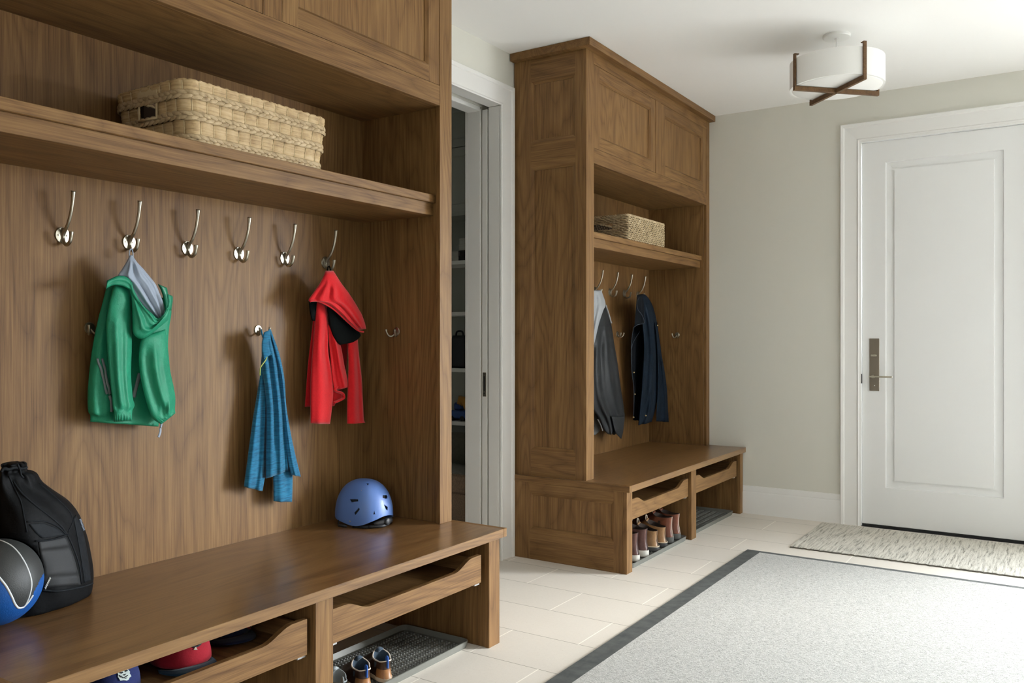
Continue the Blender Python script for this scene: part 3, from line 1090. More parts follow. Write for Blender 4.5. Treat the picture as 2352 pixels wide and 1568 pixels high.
garment_piece('body', M['heather'], J, [(1330, 700, 1352, 720), (1328, 800, 1356, 820), (1328, 890, 1366, 902), (1328, 940, 1375, 955), (1328, 980, 1379, 985), (1328, 1005, 1368, 998)], -2.50, .02, seed=35)
mb = MB()
pix_tube(mb, [(1352, 705), (1352, 680), (1354, 668)], -2.49, .006, 6)
mb.build('hanging_loop', M['heather'], J, True)

J = thing('field_jacket', 'navy canvas jacket with collar hanging on the corner hook of far locker', 'jacket', W(1472, 690, -2.44))
garment_piece('body', M['navy_dark'], J, [(1462, 690, 1480, 690), (1457, 745, 1484, 745), (1449, 792, 1486, 790), (1450, 850, 1484, 850), (1455, 892, 1476, 900), (1454, 964, 1472, 966)], -2.445, .03,
              [(-.5, -.5, .2, .02, .2, 1), (.2, .1, .2, -.02, .2, 1)], seed=41)
garment_piece('sleeve', M['navy'], J, [(1504, 740, 1511, 750), (1509, 800, 1520, 815), (1511, 850, 1527, 855), (1510, 900, 1532, 895), (1508, 940, 1534, 935), (1507, 967, 1536, 969)], -2.352, .022,
              [(-.2, -.2, .3, -.015, .2, 1), (.4, .4, .2, .015, .2, 1), (.2, .6, .1, .012, .6, .95)], seed=42)
garment_piece('sleeve', M['navy'], J, [(1466, 676, 1482, 676), (1470, 700, 1497, 697), (1475, 745, 1509, 740), (1479, 800, 1516, 795), (1476, 850, 1516, 850), (1473, 900, 1512, 905), (1469, 940, 1505, 940), (1466, 976, 1497, 968)], -2.375, .05,
              [(.0, .1, .3, .03, .1, 1), (-.5, -.5, .2, -.02, .15, 1), (.6, .5, .15, -.02, .3, .9), (.3, -.2, .1, -.02, .7, .97), (-.3, .3, .08, .02, .72, .97), (.7, .1, .08, .018, .75, .97)], seed=43)
garment_piece('collar', M['navy_dark'], J, [(1463, 678, 1476, 675), (1461, 700, 1479, 700), (1459, 725, 1480, 728), (1457, 748, 1482, 741)], -2.345, .02, [(.2, .3, .3, -.01, .1, .9)], seed=44)
mb = MB()
pix_tube(mb, [(1468, 682), (1463, 696), (1466, 712), (1474, 722), (1480, 741), (1466, 745), (1455, 752)], -2.322, .0022, 6)
pix_tube(mb, [(1455, 753), (1450, 790), (1451, 850), (1456, 895), (1455, 960)], -2.40, .0025, 6)
pix_tube(mb, [(1470, 760), (1455, 785), (1451, 800)], -2.40, .002, 6)
mb.build('topstitching', M['stitch'], J, True)
mb = MB()
for u, v in ((1456, 855), (1458, 905), (1455, 958), (1483, 954), (1510, 747)):
    p = W(u, v, -2.32 if u > 1470 else -2.40)
    mb.ball(p, .006, 1, 1, 1, 6)
mb.build('snap_buttons', M['brass'], J, True)


# ------------------------------------------------------------------ baskets
def rrect(x0, x1, y0, y1, r, n=6):
    pts = []
    for cx, cy, a0 in ((x1 - r, y1 - r, 0), (x0 + r, y1 - r, 90), (x0 + r, y0 + r, 180), (x1 - r, y0 + r, 270)):
        for k in range(n + 1):
            a = math.radians(a0 + 90 * k / n)
            pts.append(Vector((cx + r * math.cos(a), cy + r * math.sin(a), 0)))
    return pts


def perim(pts):
    L = [0]
    for a, b in zip(pts, pts[1:] + pts[:1]):
        L.append(L[-1] + (b - a).length)
    return L


def walk(pts, L, s):
    s = s % L[-1]
    for i in range(len(pts)):
        if s <= L[i + 1]:
            a, b = pts[i], pts[(i + 1) % len(pts)]
            t = (s - L[i]) / max(1e-9, L[i + 1] - L[i])
            d = (b - a).normalized()
            return a.lerp(b, t), Vector((d.y, -d.x, 0))
    return pts[0], Vector((1, 0, 0))


z0 = 1.7655
B = thing('woven_basket', 'large braided water-hyacinth basket with cut-out handles on the near shelf', 'basket', (-2.33, 1.82, z0))
BX0, BX1, BY0, BY1, BH = -2.508, -2.150, 1.545, 2.118, .180


def basket_outline(h):
    e = .022 * (h / BH) - .006
    return rrect(BX0 + .012 - e * .6, BX1 - .006 + e * .4, BY0 + .014 - e, BY1 - .014 + e, .045, 7)


def hole(p, h):
    """the handle cut-outs in the two short ends"""
    return abs(p.x - (BX0 + BX1) / 2 - .005) < .042 and .085 < h < .138


# wall built band by band: flat woven strips between three braids
bands = [(0.0, .024, 'b'), (.024, .066, 'f'), (.066, .090, 'b'), (.090, .128, 'f'), (.128, .150, 'b'), (.150, .180, 'f')]
NP = 640
mbf = MB()
inner = MB()
pts0 = basket_outline(BH / 2)
L0 = perim(pts0)[-1]
cell = .047
ncell = round(L0 / cell)
for bi, (h0, h1, kind) in enumerate(bands):
    if kind == 'f':
        off = .5 * (bi // 2 % 2)
        hs = [h0 + (h1 - h0) * k / 9 for k in range(10)]
        grid = []
        for h in hs:
            o = basket_outline(h)
            L = perim(o)
            row = []
            for k in range(NP):
                p, nn = walk(o, L, L[-1] * k / NP)
                ph = (k / NP * ncell + off) % 1.0
                bulge = .0055 * math.sin(PI * ph) ** .45
                strand = .0016 * abs(math.sin((h - h0) / (h1 - h0) * PI * 3.0 + .9 * math.sin(k / NP * ncell * 2.1 + bi)))
                q = p + nn * (bulge + strand)
                row.append((q + Vector((0, 0, z0 + h)), hole(p, h)))
            grid.append(row)
        vv = [[mbf.bm.verts.new(c[0]) for c in r] for r in grid]
        for r in range(len(hs) - 1):
            for k in range(NP):
                k2 = (k + 1) % NP
                if grid[r][k][1] and grid[r + 1][k2][1]:
                    continue
                mbf.f([vv[r][k], vv[r][k2], vv[r + 1][k2], vv[r + 1][k]])
        # stakes between the cells
        mbf.mi = 1
        for c in range(ncell):
            s = (c - off) / ncell
            pt = []
            for h in (h0 + .001, (h0 + h1) / 2, h1 - .001):
                o = basket_outline(h)
                p, nn = walk(o, perim(o), perim(o)[-1] * s)
                if hole(p, h):
                    pt = None
                    break
                pt.append(p + nn * .0028 + Vector((0, 0, z0 + h)))
            if pt:
                mbf.tube(pt, .0019, 6)
        mbf.mi = 0
    else:
        mbb = MB()
        hc = (h0 + h1) / 2
        o = basket_outline(hc)
        L = perim(o)
        nl = round(L[-1] / .0262)
        for c in range(nl):
            for sg in (1, -1):
                s = (c + (.5 if sg < 0 else 0)) / nl * L[-1]
                pa, na = walk(o, L, s)
                if hole(pa, hc + .001 * sg):
                    continue
                spine = []
                wl = (0, .0030, .0052, .0062, .0062, .0050, .0028, 0)
                for e in range(8):
                    t = e / 7
                    p, nn = walk(o, L, s - .024 + .050 * t)
                    spine.append((p, nn, .0040 + .0062 * math.sin(PI * (.12 + .80 * t)), sg * (.0118 - .0112 * t), wl[e] + .0006))
                rings = []
                for p, nn, out, dz, wv in spine:
                    c0 = p + nn * out + Vector((0, 0, z0 + hc + dz))
                    rings.append([c0 + Vector((0, 0, 1)) * (wv * math.cos(2 * PI * k / 10)) + nn * (.38 * wv * math.sin(2 * PI * k / 10) + .0006) for k in range(10)])
                mbb.loft(rings)
        mbb.build('braid', M['straw_braid'], B, True)
bk = mbf.build('basket_wall', [M['straw'], M['straw_stake']], B, True)
mb = MB()
rings = []
for h in (0, BH * .5, BH):
    rings.append([p + Vector((0, 0, z0 + h)) - (p - Vector(((BX0 + BX1) / 2, (BY0 + BY1) / 2, 0))).normalized() * .003 for p in basket_outline(h)])
vv = [[mb.bm.verts.new(p) for p in r] for r in rings]
cnt = len(rings[0])
mb.f(list(reversed(vv[0])))
inner_ok = []
for h0_, h1_, a, b in ((0, .5, 0, 1), (.5, 1, 1, 2)):
    for k in range(cnt):
        k2 = (k + 1) % cnt
        q = (rings[a][k] + rings[a][k2] + rings[b][k] + rings[b][k2]) / 4
        if abs((rings[a][k2] - rings[a][k]).x) > .1:      # the long straight of each short end: leave the handle slot open
            x0_, x1_ = rings[a][k].x, rings[a][k2].x
            y_ = rings[a][k].y
            cx = (BX0 + BX1) / 2 + .005
            lo, hi = z0 + .085, z0 + .138
            za, zb = rings[a][k].z, rings[b][k].z
            xs = sorted((x0_, x1_))
            for xa, xb in ((xs[0], cx - .042), (cx + .042, xs[1])):
                mb.quad((xa, y_, za), (xb, y_, za), (xb, y_, zb), (xa, y_, zb))
            for zc, zd in ((za, min(zb, lo)), (max(za, hi), zb)):
                if zd > zc:
                    mb.quad((cx - .042, y_, zc), (cx + .042, y_, zc), (cx + .042, y_, zd), (cx - .042, y_, zd))
            continue
        mb.f([vv[a][k], vv[a][k2], vv[b][k2], vv[b][k]])
mb.build('basket_lining', M['straw_dark'], B, recalc=False)
mb = MB()
o = basket_outline(BH)
L = perim(o)
N = 420
mb.tube([walk(o, L, L[-1] * k / N)[0] + Vector((0, 0, z0 + BH + .0012 * math.sin(k * .9))) for k in range(N + 1)], [.0052 + .0009 * math.sin(k * 1.7) for k in range(N + 1)], 8)
mb.build('rim', M['straw'], B, True)
for yy, sg in ((BY0 - .002, -1), (BY1 + .002, 1)):
    mb = MB()
    cx = (BX0 + BX1) / 2 + .005
    for k in range(26):          # wrapped grip over the slot
        x = cx - .046 + .092 * k / 25
        mb.tube([(x, yy - sg * .004 + sg * .008 * math.sin(PI * t), z0 + .139 + .043 * t) for t in (0, .25, .5, .75, 1)], .0026, 6)
    for sx in (-1, 1):
        mb.tube([(cx + sx * .044, yy + sg * .002, z0 + .083), (cx + sx * .044, yy + sg * .002, z0 + .140)], .0036, 6)
    mb.tube([(cx - .046, yy + sg * .002, z0 + .083), (cx + .046, yy + sg * .002, z0 + .083)], .0036, 6)
    mb.build('handle_wrap', M['straw_stake'], B, True)

# twisted seagrass basket in the far locker
B = thing('seagrass_basket', 'small twisted seagrass basket on the far locker shelf', 'basket', (-2.30, 4.78, z0))
SX0, SX1, SY0, SY1, SH = -2.47, -2.138, 4.505, 5.03, .146


def hole2(p, h):
    return p.y < SY0 + .02 and abs(p.x - (SX0 + SX1) / 2) < .06 and .065 < h < .105


mb = MB()
o = rrect(SX0, SX1, SY0, SY1, .012, 3)
L = perim(o)
nrow = 13
for r in range(nrow):
    h = .006 + (SH - .012) * r / (nrow - 1)
    for st in range(2):
        path, run = [], []
        N = 300
        for k in range(N + 1):
            p, nn = walk(o, L, L[-1] * k / N)
            ph = k * .47 + r * 2.17 + st * PI
            run.append((p + nn * (.0045 * math.sin(ph) + .0012 * math.sin(k * 1.9 + r)) + Vector((0, 0, z0 + h + .0028 * math.cos(ph))), hole2(p, h)))
        seg = []
        for q, hl in run:
            if hl:
                if len(seg) > 2:
                    mb.tube(seg, .0041, 5)
                seg = []
            else:
                seg.append(q)
        if len(seg) > 2:
            mb.tube(seg, .0041, 5)
mb.mi = 1
for s in range(30):
    p, nn = walk(o, L, L[-1] * s / 30)
    if not hole2(p, .08):
        mb.tube([p + nn * .0058 + Vector((0, 0, z0 + .003)), p + nn * .0058 + Vector((0, 0, z0 + SH - .003))], .0014, 5)
mb.build('basket_wall', [M['rattan'], M['straw_stake']], B, True)
mb = MB()
N = 360
for st in range(2):
    mb.tube([walk(o, L, L[-1] * k / N)[0] + walk(o, L, L[-1] * k / N)[1] * (.003 * math.sin(k * .9 + st * PI)) + Vector((0, 0, z0 + SH + .003 * math.cos(k * .9 + st * PI))) for k in range(N + 1)], .0045, 6)
mb.build('rim', M['rattan'], B, True)
mb = MB()
mb.box(SX0 + .004, SX1 - .004, SY0 + .006, SY1 - .006, z0 + .001, z0 + .006, 0)
mb.box(SX1 - .007, SX1 - .005, SY0 + .006, SY1 - .006, z0 + .006, z0 + SH - .006, 0)
mb.box(SX0 + .005, SX0 + .007, SY0 + .006, SY1 - .006, z0 + .006, z0 + SH - .006, 0)
mb.build('basket_lining', M['straw_dark'], B)

# ------------------------------------------------------------------ helmet
zb = .4475
hc = Vector((-2.365, 2.528, zb + .022))
HLX, HLY, HLZ = .118, .100, .143
T = thing('bike_helmet', 'periwinkle blue child bike helmet resting on the walnut bench', 'helmet', (hc.x, hc.y, zb))


def hshell(phi, el, k=1.0):
    """phi 0 = nape (into the room); el 0..pi/2"""
    ce, se = math.cos(el), math.sin(el)
    n = 2.35
    cx, cy = math.cos(phi), math.sin(phi)
    r = (abs(cx) ** n + abs(cy) ** n) ** (-1 / n)
    ce2 = ce ** .82
    return Vector((hc.x + HLX * k * r * cx * ce2, hc.y + HLY * k * r * cy * ce2, hc.z + .012 + HLZ * (1 - (1 - k) * 1) * se ** .95))


def hrim(phi):
    c = math.cos(phi)
    arch = .021 * max(0, c) ** 3 + .024 * max(0, -c) ** 3
    lobe = -.012 * math.exp(-((abs(phi) - 1.2) / .5) ** 2)
    return -.002 + arch + lobe


vent_pix = [[(841, 1109), (848, 1109), (845, 1114)], [(879, 1137), (889, 1136), (891, 1141), (888, 1145), (879, 1143)], [(882, 1158), (891, 1164), (890, 1172), (887, 1170)],
            [(857, 1181), (859, 1173), (862, 1181)], [(803, 1146), (822, 1146), (823, 1151), (807, 1153)], [(813, 1177), (825, 1165), (826, 1170), (816, 1183)]]


def inside(p, poly):
    r = False
    j = len(poly) - 1
    for i in range(len(poly)):
        if (poly[i][1] > p[1]) != (poly[j][1] > p[1]) and p[0] < (poly[j][0] - poly[i][0]) * (p[1] - poly[i][1]) / (poly[j][1] - poly[i][1]) + poly[i][0]:
            r = not r
        j = i
    return r


mb = MB()
NA, NE = 480, 200
ctr = Vector((hc.x, hc.y, hc.z + .05))
rows = []
for j in range(NE + 1):
    t = j / NE
    rows.append([])
    for k in range(NA):
        phi = 2 * PI * k / NA - PI
        z0h = hrim(phi)
        e0 = math.asin(max(-1, min(1, (z0h - .012) / HLZ))) if z0h > .012 else (z0h - .012) / HLZ
        el = max(e0, -.2) + (PI / 2 - .015 - e0) * t
        if el >= 0:
            p = hshell(phi, el)
        else:
            p = hshell(phi, 0)
            p.z = hc.z + .012 + HLZ * el
        rows[-1].append(mb.bm.verts.new(p))
for j in range(NE):
    for k in range(NA):
        q = [rows[j][k], rows[j][(k + 1) % NA], rows[j + 1][(k + 1) % NA], rows[j + 1][k]]
        c = sum((v.co for v in q), Vector()) / 4
        if (c - ctr).dot(CAM - c) > 0:
            uv = PJ(c)
            if any(inside(uv, pl) for pl in vent_pix):
                continue
        mb.f(q)
mb.f(rows[-1])
sh = mb.build('shell', M['helmet'], T, True)
sm = sh.modifiers.new('wall', 'SOLIDIFY')
sm.thickness = .004
sm.offset = -1
mb = MB()
rings = []
for j in range(19):
    el = .12 + (PI / 2 - .14) * j / 18
    rings.append([hshell(2 * PI * k / 48, el, .93) for k in range(48)])
rings.insert(0, [Vector((p.x, p.y, p.z - .004)) for p in rings[0]])
mb.loft(rings)
mb.build('foam_liner', M['dark_plastic'], T, True)
mb = MB()
mb.tube([Vector((hc.x + .098, hc.y - .05 + .1 * k / 8, zb + .012 + .01 * math.sin(PI * k / 8))) + Vector((.024 * math.sin(PI * k / 8), 0, 0)) for k in range(9)], .0085, 8, 1.3)
mb.lathe((hc.x + .118, hc.y - .004, zb + .020), [(.014, 0), (.015, .003), (.015, .012), (.012, .015), (.002, .0155)], 20, 'x')
mb.tube([(hc.x + .09, hc.y - .07, zb + .006), (hc.x + .12, hc.y - .03, zb + .006), (hc.x + .125, hc.y - .01, zb + .008)], .006, 8)
mb.tube([(hc.x + .02, hc.y - .085, zb + .004), (hc.x + .07, hc.y - .075, zb + .004), (hc.x + .10, hc.y - .05, zb + .005)], .004, 6, 2)
mb.build('fit_dial', M['dark_plastic'], T, True)
mb = MB()
for sg in (-1, 1):
    mb.tube([(hc.x - .05, hc.y + sg * .092, zb + .018), (hc.x - .04, hc.y + sg * .105, zb + .004), (hc.x + .0, hc.y + sg * .10, zb + .0025)], .0025, 6, 3)
mb.build('chin_strap', M['dark_plastic'], T, True)
hb = bvh_of(sh)
mb = MB()
for u, v in ((804, 1197), (897, 1186), (830, 1126)):
    p, nn = hit(hb, u, v)
    if p:
        mb.ball(p, .0032 if u != 830 else .0012, n=6)
mb.build('rivet', M['nickel'], T, True)

# ------------------------------------------------------------------ ball
bc = Vector((-2.315, 1.102, zb + .1105))
br = .110
T = thing('basketball', 'black and blue basketball with white channels beside black bag', 'ball', (bc.x, bc.y, zb))


def ray_ball(u, v, rr):
    r = ray(u, v).normalized()
    oc = CAM - bc
    b = oc.dot(r)
    d = b * b - oc.dot(oc) + rr * rr
    if d < 0:
        # nearest limb point
        p = CAM + r * (-b)
        return bc + (p - bc).normalized() * rr
    return CAM + r * (-b - math.sqrt(d))


seam_a = [(-60, 1262), (-30, 1292), (0, 1328), (14, 1346), (26, 1368), (34, 1386), (42, 1395), (52, 1394), (57, 1390), (66, 1380), (75, 1366)]
seam_b = [(-40, 1234), (-10, 1239), (8, 1244), (28, 1255), (45, 1273), (60, 1298), (70, 1325), (72, 1345), (68, 1365), (61, 1383), (54, 1394)]
mb = MB()
NL, NM = 96, 128
rings = []
for i in range(1, NL):
    t = PI * i / NL
    rings.append([bc + Vector((math.sin(t) * math.cos(2 * PI * k / NM), math.sin(t) * math.sin(2 * PI * k / NM), -math.cos(t))) * br for k in range(NM)])
mb.loft(rings)
for f in mb.bm.faces:
    c = f.calc_center_median()
    u, v = PJ(c)
    if (c - bc).dot(CAM - c) > 0:
        lim = 1e9
        for a, b in zip(seam_a, seam_a[1:]):
            if a[0] <= u <= b[0]:
                lim = a[1] + (b[1] - a[1]) * (u - a[0]) / (b[0] - a[0])
        if u > 75:
            lim = 1366 - (u - 75) * 2
        f.material_index = 1 if v > lim else 0
    else:
        f.material_index = 1 if c.z < bc.z - .03 else 0
ball_o = mb.build('cover', [M['ball_black'], M['ball_blue']], T, True)
mb = MB()
for seam, r in ((seam_a, .0030), (seam_b, .0024)):
    mb.tube([ray_ball(u, v, br - .0012) for u, v in densify(seam, 6)], r, 8)
# the girdle seam round the limb side
ax = Vector((.55, .75, -.36)).normalized()
e1 = ax.cross(Vector((0, 0, 1))).normalized()
e2 = ax.cross(e1)
mb.build('channels', M['ball_line'], T, True)

# ------------------------------------------------------------------ drawstring bag
T = thing('drawstring_backpack', 'black drawstring backpack with mesh side pocket slumped on the bench', 'bag', (-2.40, 1.28, zb))
prof = [(-8, 1404, 200, 1404), (-14, 1385, 208, 1372), (-16, 1352, 213, 1344), (-16, 1320, 215, 1312), (-16, 1280, 209, 1270), (-14, 1230, 200, 1230), (-12, 1190, 184, 1185),
        (-10, 1160, 160, 1152), (-8, 1130, 126, 1128), (-6, 1108, 98, 1106), (-4, 1092, 84, 1085), (-2, 1084, 66, 1080), (4, 1075, 62, 1074), (2, 1066, 62, 1064), (14, 1062, 55, 1060)]
rows = densify(prof, 4)
rings = []
pm = Vector((-2.39, 1.27, .6))
nd = (CAM - pm); nd.z = 0; nd.normalize()
n = len(rows)
for i, (uL, vL, uR, vR) in enumerate(rows):
    L_, R_ = W(uL, vL, -2.395), W(uR, vR, -2.395)
    c = (L_ + R_) / 2
    h = (R_ - L_) / 2
    w = h.length
    t = i / (n - 1)
    ring = []
    for k in range(72):
        a = 2 * PI * k / 72
        s, q = -math.cos(a), math.sin(a)
        o = w * .82 * (abs(q) ** .9) * (1 if q > 0 else -1)
        if t > .55:
            o += (.012 * math.sin(7 * a + 5 * t) + .007 * math.sin(13 * a - 9 * t)) * min(1, (t - .55) * 3) * (w / .1)
        o += .004 * math.sin(3 * a + 9 * t) + .0035 * math.sin(5 * a - 14 * t + 1) + .002 * math.sin(9 * a + 21 * t)
        p = c + h * s + nd * o
        if p.x < -2.519:
            p.x = -2.519
        d = p - bc
        if d.length < br + .004:
            p = bc + d.normalized() * (br + .004)
        ring.append(p)
    rings.append(ring)
zmin = min(p.z for r in rings for p in r)
# flat bottom on the bench: settle the lowest rings
for r in rings:
    for p in r:
        if p.z < zb + .002:
            p.z = zb + .002
r0 = [Vector((p.x, p.y, zb + .0015)) for p in rings[0]]
cc = sum(r0, Vector()) / len(r0)
r00 = [cc + (p - cc) * .9 for p in r0]
mb = MB()
mb.loft([r00] + rings)
bag = mb.build('bag_body', M['bag'], T, True)
bb = bvh_of(bag)
mb = MB()
surf_tube(mb, bb, [(20, 1092), (34, 1122), (48, 1152), (56, 1190), (62, 1222)], .0022)
surf_tube(mb, bb, [(30, 1105), (48, 1130), (75, 1155), (110, 1182), (140, 1208), (158, 1235), (172, 1268), (182, 1300), (187, 1340)], .0026)
surf_tube(mb, bb, [(62, 1198), (85, 1196), (110, 1199), (135, 1211), (152, 1228)], .0024)
surf_tube(mb, bb, [(90, 1110), (120, 1135), (152, 1165), (165, 1185), (166, 1200), (156, 1222)], .0018)
mb.build('piping', M['bag_panel'], T, True)
mb = MB()
surf_tube(mb, bb, [(96, 1354), (130, 1357), (165, 1352), (195, 1345), (211, 1339)], .0040, .001, 8, 5, .7)
mb.build('webbing', M['bag_panel'], T, True)
mb = MB()
surf_tube(mb, bb, [(80, 1242), (110, 1240), (135, 1234), (155, 1227)], .0048, .001, 8, 5, .5)
mb.build('webbing', M['bag_panel'], T, True)


def surf_sheet(bvh, fa, fb, nu, nv, lift):
    """a patch of cloth lying on a surface between two pixel curves"""
    A, Bc = densify(fa, 6), densify(fb, 6)
    g = []
    for i in range(nu + 1):
        a = A[min(len(A) - 1, round(i / nu * (len(A) - 1)))]
        b = Bc[min(len(Bc) - 1, round(i / nu * (len(Bc) - 1)))]
        row = []
        for j in range(nv + 1):
            t = j / nv
            p, nn = hit(bvh, a[0] + (b[0] - a[0]) * t, a[1] + (b[1] - a[1]) * t)
            if p is None:
                row = None
                break
            row.append((p + nn * lift, p - nn * .002))
        if row:
            g.append(row)
    return g


def sheet_mesh(mb, g):
    if len(g) < 2:
        return
    mb.loft([[r[j][0] for j in range(len(r))] + [r[j][1] for j in reversed(range(len(r)))] for r in g])


mb = MB()
sheet_mesh(mb, surf_sheet(bb, [(88, 1243), (95, 1290), (100, 1350)], [(150, 1232), (170, 1285), (184, 1342)], 14, 14, .0022))
mb.build('mesh_pocket', M['mesh'], T, True)
mb = MB()
sheet_mesh(mb, surf_sheet(bb, [(168, 1190), (178, 1240), (188, 1300), (193, 1338)], [(174, 1182), (192, 1230), (204, 1300), (208, 1332)], 14, 8, .0018))
sheet_mesh(mb, surf_sheet(bb, [(66, 1203), (80, 1222), (96, 1236)], [(98, 1201), (128, 1212), (150, 1228)], 10, 8, .0016))
mb.build('side_panel', M['bag_panel'], T, True)
mb = MB()
for i in range(7):
    for j in range(4):
        u, v = 104 + i * 1.75 + (j % 2) * .9 - j * .5, 1351 - i * 3.7 - j * 1.2
        p, nn = hit(bb, u, v)
        if p:
            mb.ball(p + nn * .003, .0013, n=4)
mb.build('dot_print', M['white_print'], T)
mb = MB()
for k in range(9):
    surf_tube(mb, bb, [(180 + k * 1.1, 1194 + k * 2.9), (184 + k * 1.0, 1193 + k * 2.9)], .0016, .0025, 5, 2)
surf_tube(mb, bb, [(182, 1192), (186, 1206), (190, 1219)], .0014, .0025, 5, 4)
mb.build('side_print', M['grey_print'], T)
mb = MB()
mb.tube([W(u, v, -2.33) for u, v in densify([(40, 1066), (46, 1078), (48, 1090), (54, 1097)], 4)], .0028, 6)
mb.tube([W(u, v, -2.36) for u, v in densify([(3, 1084), (8, 1076), (20, 1078), (32, 1074), (50, 1076), (62, 1072)], 4)], .0045, 6)
mb.build('drawcord', M['bag_panel'], T, True)


# ------------------------------------------------------------------ caps in the near drawer
def cap(label, c, yaw, crown, visor, k=1.0):
    T = thing('baseball_cap', label, 'cap', (c[0], c[1], .2975), 'caps in the near drawer')
    R = Matrix.Rotation(yaw, 3, 'Z')

    def L(x, y, z):
        return Vector((c[0], c[1], .2975)) + R @ Vector((x * k, y * k, z * k))
    mb = MB()
    rings = []
    for i in range(15):
        e = PI / 2 * i / 14.5
        ce, se = math.cos(e) ** .75, math.sin(e)
        rings.append([L(.094 * ce * math.cos(2 * PI * j / 40) * (1 - .06 * se), .078 * ce * math.sin(2 * PI * j / 40), +.014 + .092 * se) for j in range(40)])
    mb.loft(rings)
    cr = mb.build('crown', crown, T, True)
    mb = MB()
    mb.ball(L(0, 0, .107), .006 * k, n=6)
    mb.build('top_button', crown, T, True)
    mb = MB()
    g = []
    for i in range(25):
        a = math.radians(-74 + 148 * i / 24)
        inr = Vector((.088 * math.cos(a), .074 * math.sin(a), 0))
        out = Vector((.088 * math.cos(a) + .062 * math.cos(a) ** .8, .078 * math.sin(a), 0))
        row = []
        for t in (0, .35, .7, 1):
            p = inr.lerp(out, t)
            row.append((p.x, p.y, .018 - .012 * abs(math.sin(a)) ** 2 - .002 * t))
        g.append(row)
    mb.loft([[L(*p) for p in r] + [L(p[0], p[1], p[2] - .003) for p in reversed(r)] for r in g])
    mb.build('visor', visor, T, True)
    return T, cr


T, cr = cap('navy cap with a pale lion-head emblem in the near drawer', (-2.035, 1.232), math.radians(-8), M['cap_navy'], M['cap_grey'])
cb = bvh_of(cr)
e = [(264, 1537), (272, 1534), (280, 1531), (287, 1529), (289, 1533), (293, 1538), (297, 1543), (296, 1546), (299, 1551), (300, 1553), (296, 1556), (295, 1560), (290, 1563), (283, 1562), (276, 1563),
     (273, 1558), (270, 1554), (271, 1548), (268, 1543)]
mb = MB(); surf_patch(mb, cb, e, .0008, .0016); em = mb.build('emblem', M['emblem_pale'], T)
mb = MB()
for pl in ([(274, 1544), (280, 1543), (282, 1545), (278, 1547)], [(287, 1540), (290, 1538), (292, 1541), (288, 1543)], [(282, 1549), (288, 1547), (286, 1551)], [(273, 1541), (278, 1540), (278, 1541)]):
    surf_patch(mb, cb, pl, .0018, .0016)
for pl in ([(277, 1552), (281, 1556), (286, 1555), (292, 1551)], [(276, 1533), (279, 1537)], [(279, 1532), (280, 1536)], [(286, 1533), (284, 1537)], [(286, 1558), (290, 1556)], [(274, 1550), (277, 1555)]):
    surf_tube(mb, cb, pl, .0009, .0030, 5, 3)
mb.build('emblem_lines', M['emblem_dark'], em)

for lab, c, crown, visor, pc, sc_, gold in (
        ('red cap with dark ringed emblem beside the navy cap in the near drawer', (-2.04, 1.452), M['cap_red'], M['cap_teal'], (446, 1470), 1.0, 1),
        ('dark navy cap with red ringed emblem deepest in the near drawer', (-2.13, 1.66), M['cap_ink'], M['cap_ink'], (574, 1430), .8, 0)):
    T, cr = cap(lab, c, math.radians(-14), crown, visor)
    cb = bvh_of(cr)
    u0, v0 = pc
    mb = MB()
    surf_tube(mb, cb, [(u0 + 17 * sc_ * math.cos(a), v0 + 15 * sc_ * math.sin(a)) for a in [2 * PI * k / 20 for k in range(21)]], .0026, .001, 6, 2)
    em = mb.build('emblem', M['emblem_dark'] if gold else M['cap_red'], T)
    mb = MB()
    if gold:
        surf_tube(mb, cb, [(u0 + 14 * sc_ * math.cos(a), v0 + 12 * sc_ * math.sin(a)) for a in [2 * PI * k / 20 for k in range(21)]], .0007, .003, 5, 2)
    surf_tube(mb, cb, [(u0 - 3, v0 - 8), (u0 + 1, v0 + 10 * sc_)], .0024, .003, 6, 3)
    surf_patch(mb, cb, [(u0 - 2, v0 + 22 * sc_), (u0 + 1, v0 + 17 * sc_), (u0 - 1, v0 + 15 * sc_), (u0 + 5, v0 + 15 * sc_), (u0 + 4, v0 + 18 * sc_), (u0 + 7, v0 + 22 * sc_)], .001, .0016)
    mb.build('emblem_letter', M['emblem_gold'] if gold else M['emblem_pale'], em)


# ------------------------------------------------------------------ boot trays
def tray(label, x0, x1, y0, y1, nx, ny):
    T = thing('boot_tray', label, 'boot tray', ((x0 + x1) / 2, (y0 + y1) / 2, 0))
    mb = MB()
    outs = [rrect(x0 + .006, x1 - .006, y0 + .006, y1 - .006, .025), rrect(x0, x1, y0, y1, .03), rrect(x0 + .003, x1 - .003, y0 + .003, y1 - .003, .028), rrect(x0 + .010, x1 - .010, y0 + .010, y1 - .010, .022)]
    rings = []
    for o, z in ((outs[0], .0005), (outs[1], .026), (outs[2], .027), (outs[3], .007)):
        rings.append([p + Vector((0, 0, z)) for p in o])
    mb.loft(rings)
    mb.build('tray_pan', M['grey_rubber'], T, .6)
    mb = MB()
    for i in range(nx):
        for j in range(ny):
            x = x0 + .034 + (x1 - x0 - .068) * i / (nx - 1)
            y = y0 + .034 + (y1 - y0 - .068) * j / (ny - 1)
            if i % 3 == 2:
                continue
            r = .0062
            q = [Vector((x + r * math.cos(a), y + r * math.sin(a), .0065)) for a in [PI / 4 + PI / 3 * k for k in range(6)]]
            m = [Vector((x + .62 * r * math.cos(a), y + .62 * r * math.sin(a), .0122)) for a in [PI / 4 + PI / 3 * k for k in range(6)]]
            mb.loft([q, m], True, False, True)
    mb.build('tray_nubs', M['nub'], T)
    return T


